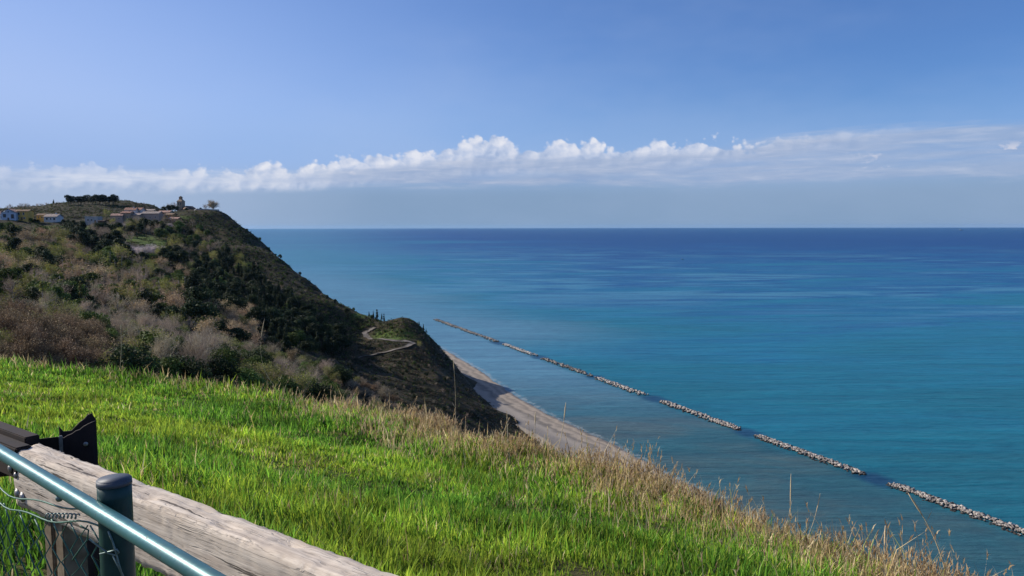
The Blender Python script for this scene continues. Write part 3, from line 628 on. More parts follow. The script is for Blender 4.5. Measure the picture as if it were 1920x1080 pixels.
house('house', 'tall pinkish stone house second from the left in the old row', 'house', 240, 421, 640, 7.5, 8, 9.4, 1.5, M_stone, M_tile, [(-1.6, 5.6, 1, 1.4), (1.8, 5.4, 1, 1.4), (0, 2.4, 1, 1.4)], None, 'x', R(2), 1.5)
house('house', 'lower stone house with greyish roof in the middle of the old row', 'house', 258, 421, 643, 8.2, 8, 7.8, 1.6, M_pink, M_tileg, [(-2, 4.4, 1, 1.4), (2.2, 4.4, 1, 1.4)], None, 'x', R(-3))
house('house', 'pinkish stone house at the right end of the old row', 'house', 287, 420, 646, 15, 8, 8.6, 1.8, M_pink, M_tileg, [(-5, 5, 1, 1.4), (0, 4.8, 1, 1.4), (4.6, 5, 1, 1.4)], None, 'x', R(-4))
house('house', 'white-walled house with bright red roof above the stone row', 'house', 247, 402, 656, 9, 8, 3.4, 2.2, M_white, M_tile, [(-2.2, 1.2, 1.2, 1.5), (1.8, 1.2, 1.2, 1.5)], None, 'x', R(6), 2)
house('house', 'smaller white house with red roof right of its larger neighbour', 'house', 263, 401, 662, 6, 7, 3.2, 2.0, M_white, M_tile, [(-1.2, 1.1, 1, 1.4), (1.4, 1.1, 1, 1.4)], None, 'x', R(-8))
house('house', 'cream house with long greyish roof behind the stone row', 'house', 281, 402, 668, 10, 7, 3.0, 1.4, M_cream, M_tileg, [(-2.6, 1, 1, 1.3), (2.6, 1, 1, 1.3)], None, 'x', R(-3))
house('house', 'house with pink tiled roof under the churchyard', 'house', 311, 407, 662, 11, 7, 3.8, 1.6, M_cream, M_tilep, [(-3, 1.4, 1, 1.4), (0, 1.4, 1, 1.4), (3, 1.4, 1, 1.4)], None, 'x', R(-8))
house('house', 'orange house below the church', 'house', 321, 411, 652, 7, 6, 3.6, 1.4, M_orange, M_tileb, [(-1.8, 1.3, 1, 1.5), (1.6, 1.3, 1, 1.5)], None, 'x', R(-12))
house('house', 'low tan-roofed house lowest on the slope below the church', 'house', 329, 417, 646, 9, 6, 2.8, 1.5, M_orange, M_tilep, [(-2.4, .9, 1, 1.3), (1.6, .9, 1, 1.3)], None, 'x', R(-14))
# the church: tower with pyramid spire, nave with gable toward the viewer
def church():
    p = P(340, 400, 692); t = thing('church', 'brown stone church with bell tower on the headland top', 'church', (p.x, p.y, p.z), R(-6))
    t.scale = (.86, .86, .86)
    bm = bmesh.new(); bm_box(bm, (-2.9, -2.9, -4), (2.9, 2.9, 12.2)); tw = link('tower', bm_mesh('tower', bm), M_stone, t)
    bm = bmesh.new(); bm_box(bm, (-3.2, -3.2, 12.203), (3.2, 3.2, 12.6)); link('cornice', bm_mesh('cornice', bm), M_stone, tw)
    bm = bmesh.new(); bmesh.ops.create_cone(bm, cap_ends=True, segments=4, radius1=4.3, radius2=1.9, depth=2.2, matrix=Matrix.Translation((0, 0, 13.703)) @ Matrix.Rotation(R(45), 4, 'Z')); link('skirt_roof', bm_mesh('skirt_roof', bm), M_stone, tw)
    for sx in (-1, 1):
        for sy in (-1, 1): box('lantern_pillar', (sx * .95 - .35, sy * .95 - .35, 14.806), (sx * .95 + .35, sy * .95 + .35, 16.8), M_stone, tw)
    bm = bmesh.new(); bmesh.ops.create_cone(bm, cap_ends=True, segments=4, radius1=2.3, radius2=0.05, depth=1.5, matrix=Matrix.Translation((0, 0, 17.56)) @ Matrix.Rotation(R(45), 4, 'Z')); link('spire', bm_mesh('spire', bm), M_tiled, tw)
    for x in (-1.1, 1.1): box('belfry_opening', (x - .45, -2.96, 8.8), (x + .45, -2.903, 11.2), M_glass, tw)
    box('belfry_face', (-.9, -2.97, 6.0), (.2, -2.904, 7.8), M_cream, tw)
    # nave, set right of the tower
    nv = thing_part = link('nave', None, parent=t); nv.location = (8.3, 1.5, -.5)
    bm = bmesh.new(); bm_box(bm, (-5, -6, -5), (5, 6, 4.6)); w_ = bm_mesh('nave', bm); nv2 = link('nave_wall', w_, M_pink, t, loc=(8.3, 1.5, -.5))
    V = np.array([(-4.95, -5.95, 4.6), (4.95, -5.95, 4.6), (0, -5.95, 8.0), (-4.95, 5.95, 4.6), (4.95, 5.95, 4.6), (0, 5.95, 8.0)])
    link('gable', mesh_arrays('gable', V, np.array([[0, 1, 2], [3, 5, 4], [0, 2, 5], [0, 5, 3], [1, 4, 5], [1, 5, 2], [0, 3, 4], [0, 4, 1]])), M_pink, t, loc=(8.3, 1.5, -.5))
    bm = bmesh.new(); gable(bm, 10, 12, 4.6, 3.4, .5, 'y'); link('nave_roof', bm_mesh('nave_roof', bm), M_tiled, t, loc=(8.3, 1.5, -.5))
    bm = bmesh.new(); bmesh.ops.create_cone(bm, cap_ends=True, segments=16, radius1=.8, radius2=.8, depth=.1, matrix=Matrix.Translation((0, -6.06, 4.2)) @ Matrix.Rotation(R(90), 4, 'X')); link('round_window', bm_mesh('round_window', bm), M_glass, t, loc=(8.3, 1.5, -.5))
    box('door', (-.9, -6.1, -.2), (.9, -6.003, 2.4), M_door, t, loc=(8.3, 1.5, -.5))
    bpy.data.objects.remove(nv)
church()
# low parapet wall along the churchyard edge, and a retaining wall
def lowwall(label, pts, h, th, mat, rail=False):
    P_ = [np.array(hit(u, v + 0.5) or tuple(P(u, v, 685))) if Y is None else np.array(P(u, v, Y)) for u, v, Y in pts]
    t = thing('parapet_wall', label, 'wall', tuple(P_[0]))
    for a, b in zip(P_[:-1], P_[1:]):
        d = b - a; L = float(np.hypot(d[0], d[1])); ang = math.atan2(d[1], d[0])
        bm = bmesh.new(); bm_box(bm, (0, -th / 2, -3), (L, th / 2, h)); sl_ = math.atan2(d[2], L)
        o = link('wall_section', bm_mesh('wall_section', bm), mat, t, loc=tuple(a - P_[0])); o.rotation_euler = (0, -sl_, ang)
        bm = bmesh.new(); bm_box(bm, (0, -th / 2 - .06, h + .003), (L, th / 2 + .06, h + .18)); o = link('coping', bm_mesh('coping', bm), M_frame, t, loc=tuple(a - P_[0])); o.rotation_euler = (0, -sl_, ang)
lowwall('pale low parapet along the cliff edge right of the church', [(368, 393.5, 684), (388, 394, 686), (411, 395, 688)], .9, .5, M_grey)
lowwall('low stone wall stepping down below the church', [(345, 399, 676), (362, 398.5, 676), (371, 392, 682)], 1.0, .5, M_pink)
strip('village_drive', PATH2, [4, 5, 5, 4], M_path) if len(PATH2) == 4 else None
strip('path', PATH1, np.interp(np.arange(len(PATH1)), [0, 4, 5, 6, 9, 12], [1.6, 2.6, 6, 4, 3.2, 3.4]), M_path)
# ================================================================== TREES AND SHRUBS
M_bark = simple('bark', (0.075, 0.06, 0.045), (0.13, 0.105, 0.085), 3, 0.95, bstr=0.5, bdist=0.03)
M_palebark = simple('pale_bark', (0.20, 0.175, 0.15), (0.30, 0.27, 0.23), 3, 0.95, bstr=0.5, bdist=0.03)
M_leaf = leafmat('tree_leaves', 1.0, 0.22, 0.28, 0.65, 0.15)
def trunk_mesh(name, h, r, limbs, spread, rng, n=6):
    Vs, Ts, o = [], [], 0
    def put(pts, rad):
        nonlocal o; V, T = tube_arrays(pts, rad, n); Vs.append(V); Ts.append(T + o); o += len(V)
    wob = rng.normal(0, .03 * h, (5, 2)).cumsum(0) * .5; z = np.linspace(-.4, h, 5); main = np.column_stack([wob - wob[0], z]); put(main, np.linspace(r, r * .35, 5))
    for i in range(limbs):
        f = rng.uniform(.3, .9); a = rng.uniform(0, 6.28); b = np.array([np.interp(f * h, z, main[:, k]) for k in range(3)]); L = spread * rng.uniform(.6, 1)
        e = b + np.array([math.cos(a) * L, math.sin(a) * L, L * rng.uniform(.5, 1.1)]); m = (b + e) / 2 + np.array([0, 0, L * .1]); put(np.array([b, m, e]), [r * .45, r * .3, r * .12])
    return mesh_arrays(name, np.concatenate(Vs), np.concatenate(Ts), smooth=True)
def leaf_quads(c, nrm, size, rng):
    n = len(c); a = np.cross(nrm, rng.normal(0, 1, (n, 3))); a /= np.linalg.norm(a, axis=1)[:, None] + 1e-9; b = np.cross(nrm, a)
    s = size[:, None]; V = np.stack([c - a * s * .5, c - b * s * .32, c + a * s * .5, c + b * s * .32], 1).reshape(-1, 3); return V, np.arange(4 * n).reshape(n, 4)
def leaf_crown(name, seed, rx, z0, z1, nleaf, size, pal, wts, nblob=14, shape='round', gap=.35):
    rng = np.random.default_rng(seed); zc, rz = (z0 + z1) / 2, (z1 - z0) / 2; B = []
    for i in range(nblob):
        f = rng.uniform(-1, 1); a = rng.uniform(0, 6.28)
        if shape == 'column': r = rx * .35 * rng.random(); br = rx * rng.uniform(.45, .7) * (1 - .55 * max(0, f)) 
        elif shape == 'cone': r = rx * .6 * (1 - (f + 1) / 2) * rng.random(); br = rx * (.25 + .45 * (1 - (f + 1) / 2))
        else: r = rx * .72 * math.sqrt(max(0, 1 - f * f)) * rng.uniform(.5, 1); br = rx * rng.uniform(.28, .50)
        B.append((math.cos(a) * r, math.sin(a) * r, zc + f * (rz - br * .6), br))
    B = np.array(B); k = rng.choice(nblob, nleaf, p=B[:, 3] ** 2 / (B[:, 3] ** 2).sum()); d = rng.normal(0, 1, (nleaf, 3)); d /= np.linalg.norm(d, axis=1)[:, None]
    rad = B[k, 3] * rng.uniform(gap, 1.08, nleaf) ** .6; c = B[k, :3] + d * rad[:, None] * np.array([1, 1, .85]); nr = d + rng.normal(0, .7, (nleaf, 3)); nr /= np.linalg.norm(nr, axis=1)[:, None]
    V, T = leaf_quads(c, nr, size * rng.uniform(.6, 1.4, nleaf), rng)
    tone = rng.uniform(.75, 1.25, nblob)[k]
    col = np.array(pal)[rng.choice(len(pal), nleaf, p=np.array(wts) / sum(wts))] * tone[:, None] * rng.uniform(.8, 1.2, (nleaf, 1))
    return V, T, np.repeat(col, 4, 0)
def twig_crown(seed, h, rx, n1, n2, n3, w, pal, up=.7):
    """three orders of thin branches as slender four-cornered slivers"""
    rng = np.random.default_rng(seed); st = np.array([[0, 0, h * .18]]); S, E, Wd = [], [], []
    def grow(bases, dirs, lens, width):
        S.append(bases); e = bases + dirs * lens[:, None]; E.append(e); Wd.append(np.full(len(bases), width)); return e
    z = rng.uniform(.12, .5, n1) * h; b = np.column_stack([rng.normal(0, .05 * h, n1), rng.normal(0, .05 * h, n1), z]); a = rng.uniform(0, 6.28, n1); el = rng.uniform(.35, 1.45, n1)
    d = np.column_stack([np.cos(a) * np.cos(el), np.sin(a) * np.cos(el), np.sin(el)]); L = (h - z) * rng.uniform(.55, .95, n1) * (0.55 + .45 * np.sin(el)); L = np.minimum(L, rx * 1.3 / np.maximum(np.cos(el), .25))
    grow(b, d, L, w * 2.2); par_b, par_d, par_L = b, d, L
    for cnt, wl, ll in ((n2, w * 1.3, .48), (n3, w * .8, .26)):
        k = rng.integers(0, len(par_b), cnt); f = rng.uniform(.3, 1.0, cnt); bb = par_b[k] + par_d[k] * (par_L[k] * f)[:, None]
        dd = par_d[k] + rng.normal(0, .62, (cnt, 3)) + np.array([0, 0, .25 * up]); dd /= np.linalg.norm(dd, axis=1)[:, None]; LL = L.mean() * ll * rng.uniform(.5, 1.3, cnt)
        grow(bb, dd, LL, wl); par_b, par_d, par_L = bb, dd, LL
    S, E, Wd = np.concatenate(S), np.concatenate(E), np.concatenate(Wd); dv = E - S; s = np.cross(dv, rng.normal(0, 1, dv.shape)); s /= np.linalg.norm(s, axis=1)[:, None] + 1e-9; s *= Wd[:, None] / 2
    n = len(S); V = np.stack([S - s, S + s, E + s * .35, E - s * .35], 1).reshape(-1, 3); col = np.array(pal)[rng.integers(0, len(pal), n)] * rng.uniform(.75, 1.25, (n, 1))
    return V, np.arange(4 * n).reshape(n, 4), np.repeat(col, 4, 0), E
def join(*parts):
    V, T, Cc, o = [], [], [], 0
    for v, t, c in parts: V.append(v); T.append(t + o); Cc.append(c); o += len(v)
    return np.concatenate(V), np.concatenate(T), np.concatenate(Cc)
def buds(E, n, size, pal, seed, spread=.4):
    rng = np.random.default_rng(seed); k = rng.integers(0, len(E), n); c = E[k] + rng.normal(0, spread, (n, 3)); nr = rng.normal(0, 1, (n, 3)); nr /= np.linalg.norm(nr, axis=1)[:, None]
    V, T = leaf_quads(c, nr, size * rng.uniform(.6, 1.4, n), rng); col = np.array(pal)[rng.integers(0, len(pal), n)] * rng.uniform(.75, 1.25, (n, 1)); return V, T, np.repeat(col, 4, 0)
DK = [(.031, .046, .019), (.043, .060, .024), (.021, .031, .015)]; MG = [(.085, .125, .028), (.12, .155, .036), (.055, .085, .024)]; YG = [(.29, .29, .06), (.21, .23, .055), (.35, .32, .09)]
GB = [(.33, .26, .185), (.42, .34, .255), (.23, .175, .125)]; RU = [(.44, .31, .17), (.36, .24, .135), (.50, .37, .22)]; BL = [(.60, .52, .49), (.48, .40, .38), (.68, .61, .58)]
PROTO = {}
def proto(kind, i, crown, trunk, bark):
    PROTO.setdefault(kind, []).append((mesh_arrays('crown', *crown), trunk, bark))
def far(kind):   # sizes in metres for a full tree
    return PROTO[kind]
for i in range(3):
    rg = np.random.default_rng(50 + i)
    proto('evergreen_oak', i, leaf_crown('c', 100 + i, 4.2, 1.2, 7.6, 2300, .55, DK, [3, 3, 2], 16), trunk_mesh('trunk', 4.5, .28, 4, 2.4, rg), M_bark)
    proto('green_tree', i, leaf_crown('c', 120 + i, 3.6, .8, 6.4, 1900, .50, MG, [3, 2, 3], 13), trunk_mesh('trunk', 3.8, .22, 4, 2.0, rg), M_bark)
    a = twig_crown(140 + i, 7.5, 3.4, 22, 130, 700, .055, GB); proto('bare_tree', i, a[:3], trunk_mesh('trunk', 4.6, .20, 4, 2.2, rg), M_palebark)
    a = twig_crown(160 + i, 8, 3.4, 20, 110, 420, .055, GB); proto('russet_tree', i, join(a[:3], buds(a[3], 1100, .34, RU, 5 + i)), trunk_mesh('trunk', 4.8, .22, 4, 2.2, rg), M_bark)
    a = twig_crown(180 + i, 7, 3.0, 18, 100, 300, .05, GB); proto('budding_tree', i, join(a[:3], buds(a[3], 1200, .34, YG, 9 + i, .5)), trunk_mesh('trunk', 4.2, .2, 4, 2.0, rg), M_bark)
    proto('poplar', i, leaf_crown('c', 200 + i, 1.35, 1.0, 12.5, 1300, .38, YG + GB[:1], [3, 4, 2, 1], 12, 'column'), trunk_mesh('trunk', 10, .2, 3, .8, rg), M_palebark)
    proto('dark_conifer', i, leaf_crown('c', 220 + i, 2.0, .8, 9.5, 1500, .45, DK, [2, 2, 4], 15, 'cone'), trunk_mesh('trunk', 8, .2, 3, .6, rg), M_bark)
    a = twig_crown(240 + i, 5.5, 3.2, 14, 70, 160, .05, GB); proto('blossom_tree', i, join(a[:3], buds(a[3], 1300, .30, BL, 15 + i, .45)), trunk_mesh('trunk', 3.0, .2, 4, 1.6, rg), M_bark)
    proto('stone_pine', i, leaf_crown('c', 260 + i, 3.4, 2.4, 8.4, 1700, .5, [(.022, .034, .020), (.030, .046, .026)], [1, 1], 14), trunk_mesh('trunk', 5.5, .25, 4, 1.6, rg), M_bark)
    # nearer shrubs have finer twigs
    a = twig_crown(280 + i, 3.1, 2.0, 34, 300, 2200, .018, [(.16, .115, .072), (.21, .15, .095), (.10, .07, .048)], .5); proto('brown_shrub', i, join(a[:3], buds(a[3], 700, .10, RU, 25 + i, .12)), trunk_mesh('trunk', 1.2, .07, 5, .8, rg), M_bark)
    a = twig_crown(300 + i, 4.4, 2.4, 28, 260, 1700, .020, [(.37, .30, .215), (.47, .39, .295), (.26, .205, .145)]); proto('bare_shrub', i, a[:3], trunk_mesh('trunk', 2.4, .07, 5, 1.2, rg), M_palebark)
    proto('green_shrub', i, leaf_crown('c', 320 + i, 1.9, .1, 3.0, 3600, .19, MG + [(.10, .15, .03)], [3, 3, 3, 2], 15), trunk_mesh('trunk', 1.2, .07, 5, .9, rg), M_bark)
    proto('dark_shrub', i, leaf_crown('c', 340 + i, 2.2, .1, 3.4, 3600, .20, DK + MG[2:], [3, 3, 2, 2], 15), trunk_mesh('trunk', 1.2, .07, 5, .9, rg), M_bark)
    a = twig_crown(360 + i, 3.4, 2.0, 24, 200, 900, .020, GB); proto('budding_shrub', i, join(a[:3], buds(a[3], 1700, .13, YG + MG[:1], 35 + i, .18)), trunk_mesh('trunk', 1.4, .06, 5, .9, rg), M_bark)
a = twig_crown(777, 7.2, 5.2, 46, 420, 2400, .075, GB, .9); proto('cliff_tree', 0, a[:3], trunk_mesh('trunk', 3.6, .26, 7, 2.6, np.random.default_rng(8)), M_bark)
WHAT = dict(evergreen_oak='dark round evergreen tree', green_tree='mid-green leafy tree', bare_tree='bare grey-brown tree', russet_tree='russet budding tree', budding_tree='yellow-green budding tree', poplar='slim yellow-green poplar', dark_conifer='narrow dark conifer', blossom_tree='pale blossoming tree', stone_pine='dark pine', brown_shrub='brown twiggy bramble bush', bare_shrub='bare pale-twigged shrub', green_shrub='fresh green bush', dark_shrub='dark evergreen bush', budding_shrub='yellowish budding bush')
CATE = dict(poplar='poplar', dark_conifer='conifer', stone_pine='pine tree', brown_shrub='bush', bare_shrub='shrub', green_shrub='bush', dark_shrub='bush', budding_shrub='bush')
NTREE = 0
def PLUR(w): return w + ('es' if w.endswith('sh') else 's')
def plant(kind, x, y, z, s, label, group, rz=None, sz=1.0, name=None, i=None):
    global NTREE; NTREE += 1
    cr, tr, bk = PROTO[kind][random.randrange(len(PROTO[kind])) if i is None else i]
    o = link(name or kind, None, loc=(x, y, z - .25), rotz=random.uniform(0, 6.28) if rz is None else rz, label=label, category=CATE.get(kind, 'tree'))
    if group: o['group'] = group
    o.scale = (s * random.uniform(.85, 1.3), s * random.uniform(.85, 1.2), s * sz); link('crown', cr, M_leaf, o); link('trunk', tr, bk, o); return o
def zone(u, v, Y):
    if Y < 78: return 'on the brown bank just beyond the grass'
    if Y < 175: return 'in the thicket below the grass slope' if u < 420 else 'on the spur just beyond the brink'
    if v < 440: return 'among the village houses'
    if u > 560: return 'on the headland slope beside the path'
    if u > 330: return 'in the dark wood under the cliff edge'
    if v < 500: return 'in the upper valley below the village'
    return 'in the middle of the wooded valley'
ZX = {'bank': (0, 190), 'thicket': (60, 420), 'spur': (400, 900), 'village h': (0, 420), 'headland': (560, 1000), 'dark wood': (330, 660), 'upper': (0, 330), 'middle of': (0, 330)}
def part_of(zn, u):
    for k, (a, b) in ZX.items():
        if k in zn: return ', left part' if u < a + (b - a) / 3 else ', right part' if u > b - (b - a) / 3 else ', middle part'
    return ''
# what grows where, by region of the photograph (u0, v0, u1, v1): kinds with weights, spacing in metres, size
REG = [
    ((0, 560, 190, 712), 'near', dict(brown_shrub=9, budding_shrub=.6), 1.35, (.45, .85)),
    ((60, 585, 420, 740), 'mid', dict(dark_shrub=4.5, bare_shrub=3, budding_shrub=2.2, green_shrub=2), 2.3, (.55, 1.05)),
    ((400, 640, 640, 760), 'mid', dict(green_shrub=5, bare_shrub=1.5, budding_shrub=1.6, brown_shrub=1, dark_shrub=2), 2.2, (.55, 1.0)),
    ((620, 688, 900, 800), 'mid', dict(bare_shrub=2, brown_shrub=3, budding_shrub=.5), 2.6, (.35, .62)),
    ((370, 590, 480, 660), 'far', dict(russet_tree=4, evergreen_oak=1, budding_tree=1), 5.0, (.6, .9)),
    ((0, 445, 140, 520), 'far', dict(russet_tree=3.2, evergreen_oak=1.6, budding_tree=2, bare_tree=2.2, green_tree=1.8), 6.2, (.8, 1.2)),
    ((60, 505, 360, 640), 'far', dict(bare_tree=3.4, russet_tree=2.6, poplar=2.2, evergreen_oak=1.8, budding_tree=2.4, green_tree=3.2), 4.6, (.6, 1.05)),
    ((0, 505, 90, 600), 'far', dict(evergreen_oak=2, green_tree=2, budding_tree=2, bare_tree=1.5), 4.6, (.5, .85)),
    ((0, 416, 340, 512), 'far', dict(evergreen_oak=4, green_tree=3.4, bare_tree=3.2, budding_tree=1.2), 6.2, (.8, 1.25)),
    ((215, 420, 420, 455), 'far', dict(bare_tree=5, green_tree=1.2, evergreen_oak=1, budding_tree=.6), 6.5, (.6, 1.0)),
    ((320, 415, 470, 510), 'far', dict(green_tree=2.5, bare_tree=3, budding_tree=1.5, evergreen_oak=3), 6.6, (.6, .95)),
    ((330, 490, 660, 665), 'far', dict(evergreen_oak=5, dark_conifer=4.5, green_tree=.9), 5.2, (.8, 1.2)),
    ((640, 600, 700, 640), 'far', dict(dark_conifer=3, evergreen_oak=1), 5, (.5, .8)),
    ((420, 430, 700, 610), 'far', dict(green_tree=3, evergreen_oak=3, bare_tree=1), 7, (.2, .48)),
    ((640, 655, 1020, 830), 'far', dict(evergreen_oak=2, green_tree=1.4, bare_tree=1.4), 6.5, (.13, .33)),
]
occ = {}
def free(x, y, r, tag):
    g = 6.0; i, j = int(x // g), int(y // g); n = int(r // g) + 1
    for a in range(i - n, i + n + 1):
        for b in range(j - n, j + n + 1):
            for (p, q) in occ.get((a, b), ()):
                if (p - x) ** 2 + (q - y) ** 2 < r * r: return False
    occ.setdefault((i, j), []).append((x, y)); return True
PP = np.array(PATH1); PPd = np.concatenate([np.linspace(PP[i], PP[i + 1], 12) for i in range(len(PP) - 1)])
HOUSES = [(o.location.x, o.location.y) for o in COL.objects if o.get('category') in ('house', 'church', 'shed')]
def clear(x, y, u, v):
    if y > 160 and u < 212 and v < 434 or y > 300 and u > 212 and u < 345 and v < 424: return False
    if y > 300 and u > 385 + (v - 440) * 1.28 and not SMALL: return False
    if ((u - 270) / 48) ** 2 + ((v - 472) / 20) ** 2 < 1: return False
    if ((PPd - [x, y]) ** 2).sum(1).min() < 36: return False
    for a, b, p, q in MEADOW[:7]:
        if ((u - a) / p) ** 2 + ((v - b) / q) ** 2 < .62: return False
    for hx, hy in HOUSES:
        if abs(x - hx) < 9 and -9 < y - hy < 9: return False
    return x < waterline(y) - (68 if y < 372 else 36 if SMALL else 45)
COUNT = {}
for (u0, v0, u1, v1), band, kinds, gapm, (s0, s1) in REG:
    tries = int((u1 - u0) * (v1 - v0) / 36); ks, ws = list(kinds), list(kinds.values())
    for _ in range(tries):
        u, v = random.uniform(u0, u1), random.uniform(v0, v1); h = hit(u, v)
        if not h: continue
        x, y, z = h; SMALL = s1 <= .5
        if band == 'near' and y > 78 or band == 'mid' and not 45 < y < 185 or band == 'far' and y < 160: continue
        if not clear(x, y, u, v) or not free(x, y, gapm * random.uniform(.8, 1.2), band): continue
        kd = random.choices(ks, ws)[0]
        if COUNT.get(kd, 0) >= 290: kd = 'green_tree' if kd == 'evergreen_oak' and COUNT.get('green_tree', 0) < 240 else kd
        if COUNT.get(kd, 0) >= 290: continue
        COUNT[kd] = COUNT.get(kd, 0) + 1; zn = zone(u, v, y); zn += part_of(zn, u); s_ = random.uniform(s0, s1); f_ = (s_ - s0) / (s1 - s0); z_ = random.uniform(.85, 1.2)
        wd = ('small ' if f_ < .33 else 'large ' if f_ > .67 else 'mid-sized ') + ('squat ' if z_ < .96 else 'tall ' if z_ > 1.1 else '')
        plant(kd, x, y, z, s_, wd + WHAT[kd] + ' ' + zn, wd + PLUR(WHAT[kd]) + ' ' + zn, sz=z_)
def at_px(kind, u, v, Y, s, label, group=None, sz=1, i=None, name=None):
    if Y is None:
        h = hit(u, v); x, y, z = h if h else tuple(P(u, v, 600))
    else:
        p = P(u, v, Y); x, y, z = p.x, p.y, p.z; z = min(z, float(H(x, y)) + .2) if abs(z - float(H(x, y))) < 6 else z
    return plant(kind, x, y, z, s, label, group, sz=sz, i=i, name=name)
# landmarks
for k, u in enumerate(np.linspace(127, 218, 15)): at_px('stone_pine', u + random.uniform(-1.5, 1.5), 384, None, random.uniform(1.05, 1.35), 'dark pine in the dense row on the hill crest', 'pines in the row on the hill crest')
at_px('cliff_tree', 400, 394.5, 690, 1.35, 'large bare tree alone at the tip of the cliff top', i=0, name='bare_tree'); at_px('bare_tree', 386, 394, 694, .9, 'small bare tree left of the large one on the cliff top', i=2)
for u, s in ((306, .75), (315, .85), (324, .8), (332, .6)): at_px('evergreen_oak', u, 396, 682, s, 'dark evergreen clipped round, left of the church tower', 'evergreens left of the church')
at_px('bare_tree', 328, 393, 706, 1.4, 'bare tree behind the church tower', i=2); at_px('evergreen_oak', 349, 398, 684, .55, 'dark bush at the foot of the church tower'); at_px('evergreen_oak', 360, 399, 680, .42, 'dark bush below the church nave'); at_px('bare_tree', 318, 394, 700, 1.2, 'bare tree left of the one behind the church tower', i=1); at_px('evergreen_oak', 376, 396, 690, .45, 'small dark bush right of the church nave'); at_px('bare_tree', 370, 393, 700, .6, 'small bare tree right of the church nave', i=0)
for u, s in ((238, .75), (248, .7), (258, .8), (268, .85), (278, .95), (288, .9), (297, .7), (305, .6), (262, .6), (284, .65)): at_px('blossom_tree', u, 482 - abs(u - 270) * .25, None, s * 1.25, 'pale blossoming tree in the clump on the upper valley side', 'blossoming trees in the clump')
for u, v, s in ((211, 545, .85), (273, 562, .95), (288, 572, .7), (335, 580, 1.05), (326, 590, .8), (360, 592, .7), (175, 560, .7), (384, 600, .55)): at_px('poplar', u, v, None, s, 'slim yellow-green poplar standing clear of the trees in the valley', 'poplars standing clear in the valley')
for u, s in ((62, .35), (72, .4), (118, .5), (128, .55), (138, .6), (146, .5), (66, .45)): at_px('evergreen_oak', u, 419, 566, s, 'dark clipped evergreen in the hedge below the houses', 'hedge evergreens below the houses')
at_px('stone_pine', 168, 412, 612, .75, 'round dark pine above the flat-roofed grey house'); at_px('budding_tree', 200, 408, 620, .9, 'bright yellow-green tree left of the village roofs'); at_px('budding_tree', 212, 412, 626, .8, 'second yellow-green tree close to the old stone row')
at_px('green_tree', 156, 419, 596, .6, 'green tree at the left end of the pale drive'); at_px('green_tree', 58, 415, 562, .5, 'green tree right of the yellow house')
at_px('dark_conifer', 101, 387, 890, .9, 'lone conical tree on the skyline left of the pine row')
for u, v, s in ((20, 391, .8), (34, 390, .6), (48, 389, .9), (62, 388.5, .6), (78, 388, .7), (88, 387.5, .7), (112, 386, .6), (14, 393, .7), (40, 391, .9), (54, 390, .8), (70, 389, .8), (95, 388, .6), (108, 387, .8), (228, 383, .6), (236, 384, .5), (246, 385, .6), (258, 385, .5), (270, 386, .6), (278, 388, .6)): at_px('bare_tree', u, v, 870, s, 'small bare tree on the distant hill skyline', 'bare trees on the distant hill skyline')
for k, u in enumerate((216, 224, 231, 240, 252, 263, 270, 279, 290, 298, 306, 316, 327, 338)): at_px(('bare_tree', 'bare_tree', 'blossom_tree')[k % 3], u, 427 + (k * 7) % 9, None, .75 + .11 * (k % 4), ('bare grey tree', 'tall bare grey tree', 'pale blossoming tree')[k % 3] + ' in front of the old stone row', 'trees in front of the old stone row')
for k, u in enumerate(np.linspace(646, 838, 26)): at_px('brown_shrub', u, 694 + (u - 640) * .53 + random.uniform(-3, 5), None, random.uniform(.35, .6), 'low tan bush in the row along the crest of the spur', 'tan bushes along the crest of the spur')
# thin conifers and snags standing on the cliff
for u, v, s in ((692, 596, .35), (700, 596, .42), (707, 597, .6), (716, 598, .45), (720, 598, .5)): at_px('dark_conifer', u, v, 496, s, 'thin dark tree in the row on the cliff left of the knoll', 'thin trees on the cliff left of the knoll', 1.35)
for u, v, s in ((786, 612, .3), (794, 618, .36), (799, 624, .26)): at_px('dark_conifer', u, v, 476, s, 'thin dark tree on the steep edge right of the knoll', 'thin trees right of the knoll', 1.3)
at_px('budding_tree', 786, 645, 430, .5, 'yellowish bush at the hairpin of the path')
for u in (664, 680, 690, 700, 712, 722, 734, 744, 752, 762): at_px('green_tree', u, 618 + random.uniform(-6, 10), None, random.uniform(.22, .4), 'low green bush on the terrace inside the path bend', 'bushes on the terrace inside the path bend')
print('TREES', NTREE, COUNT)

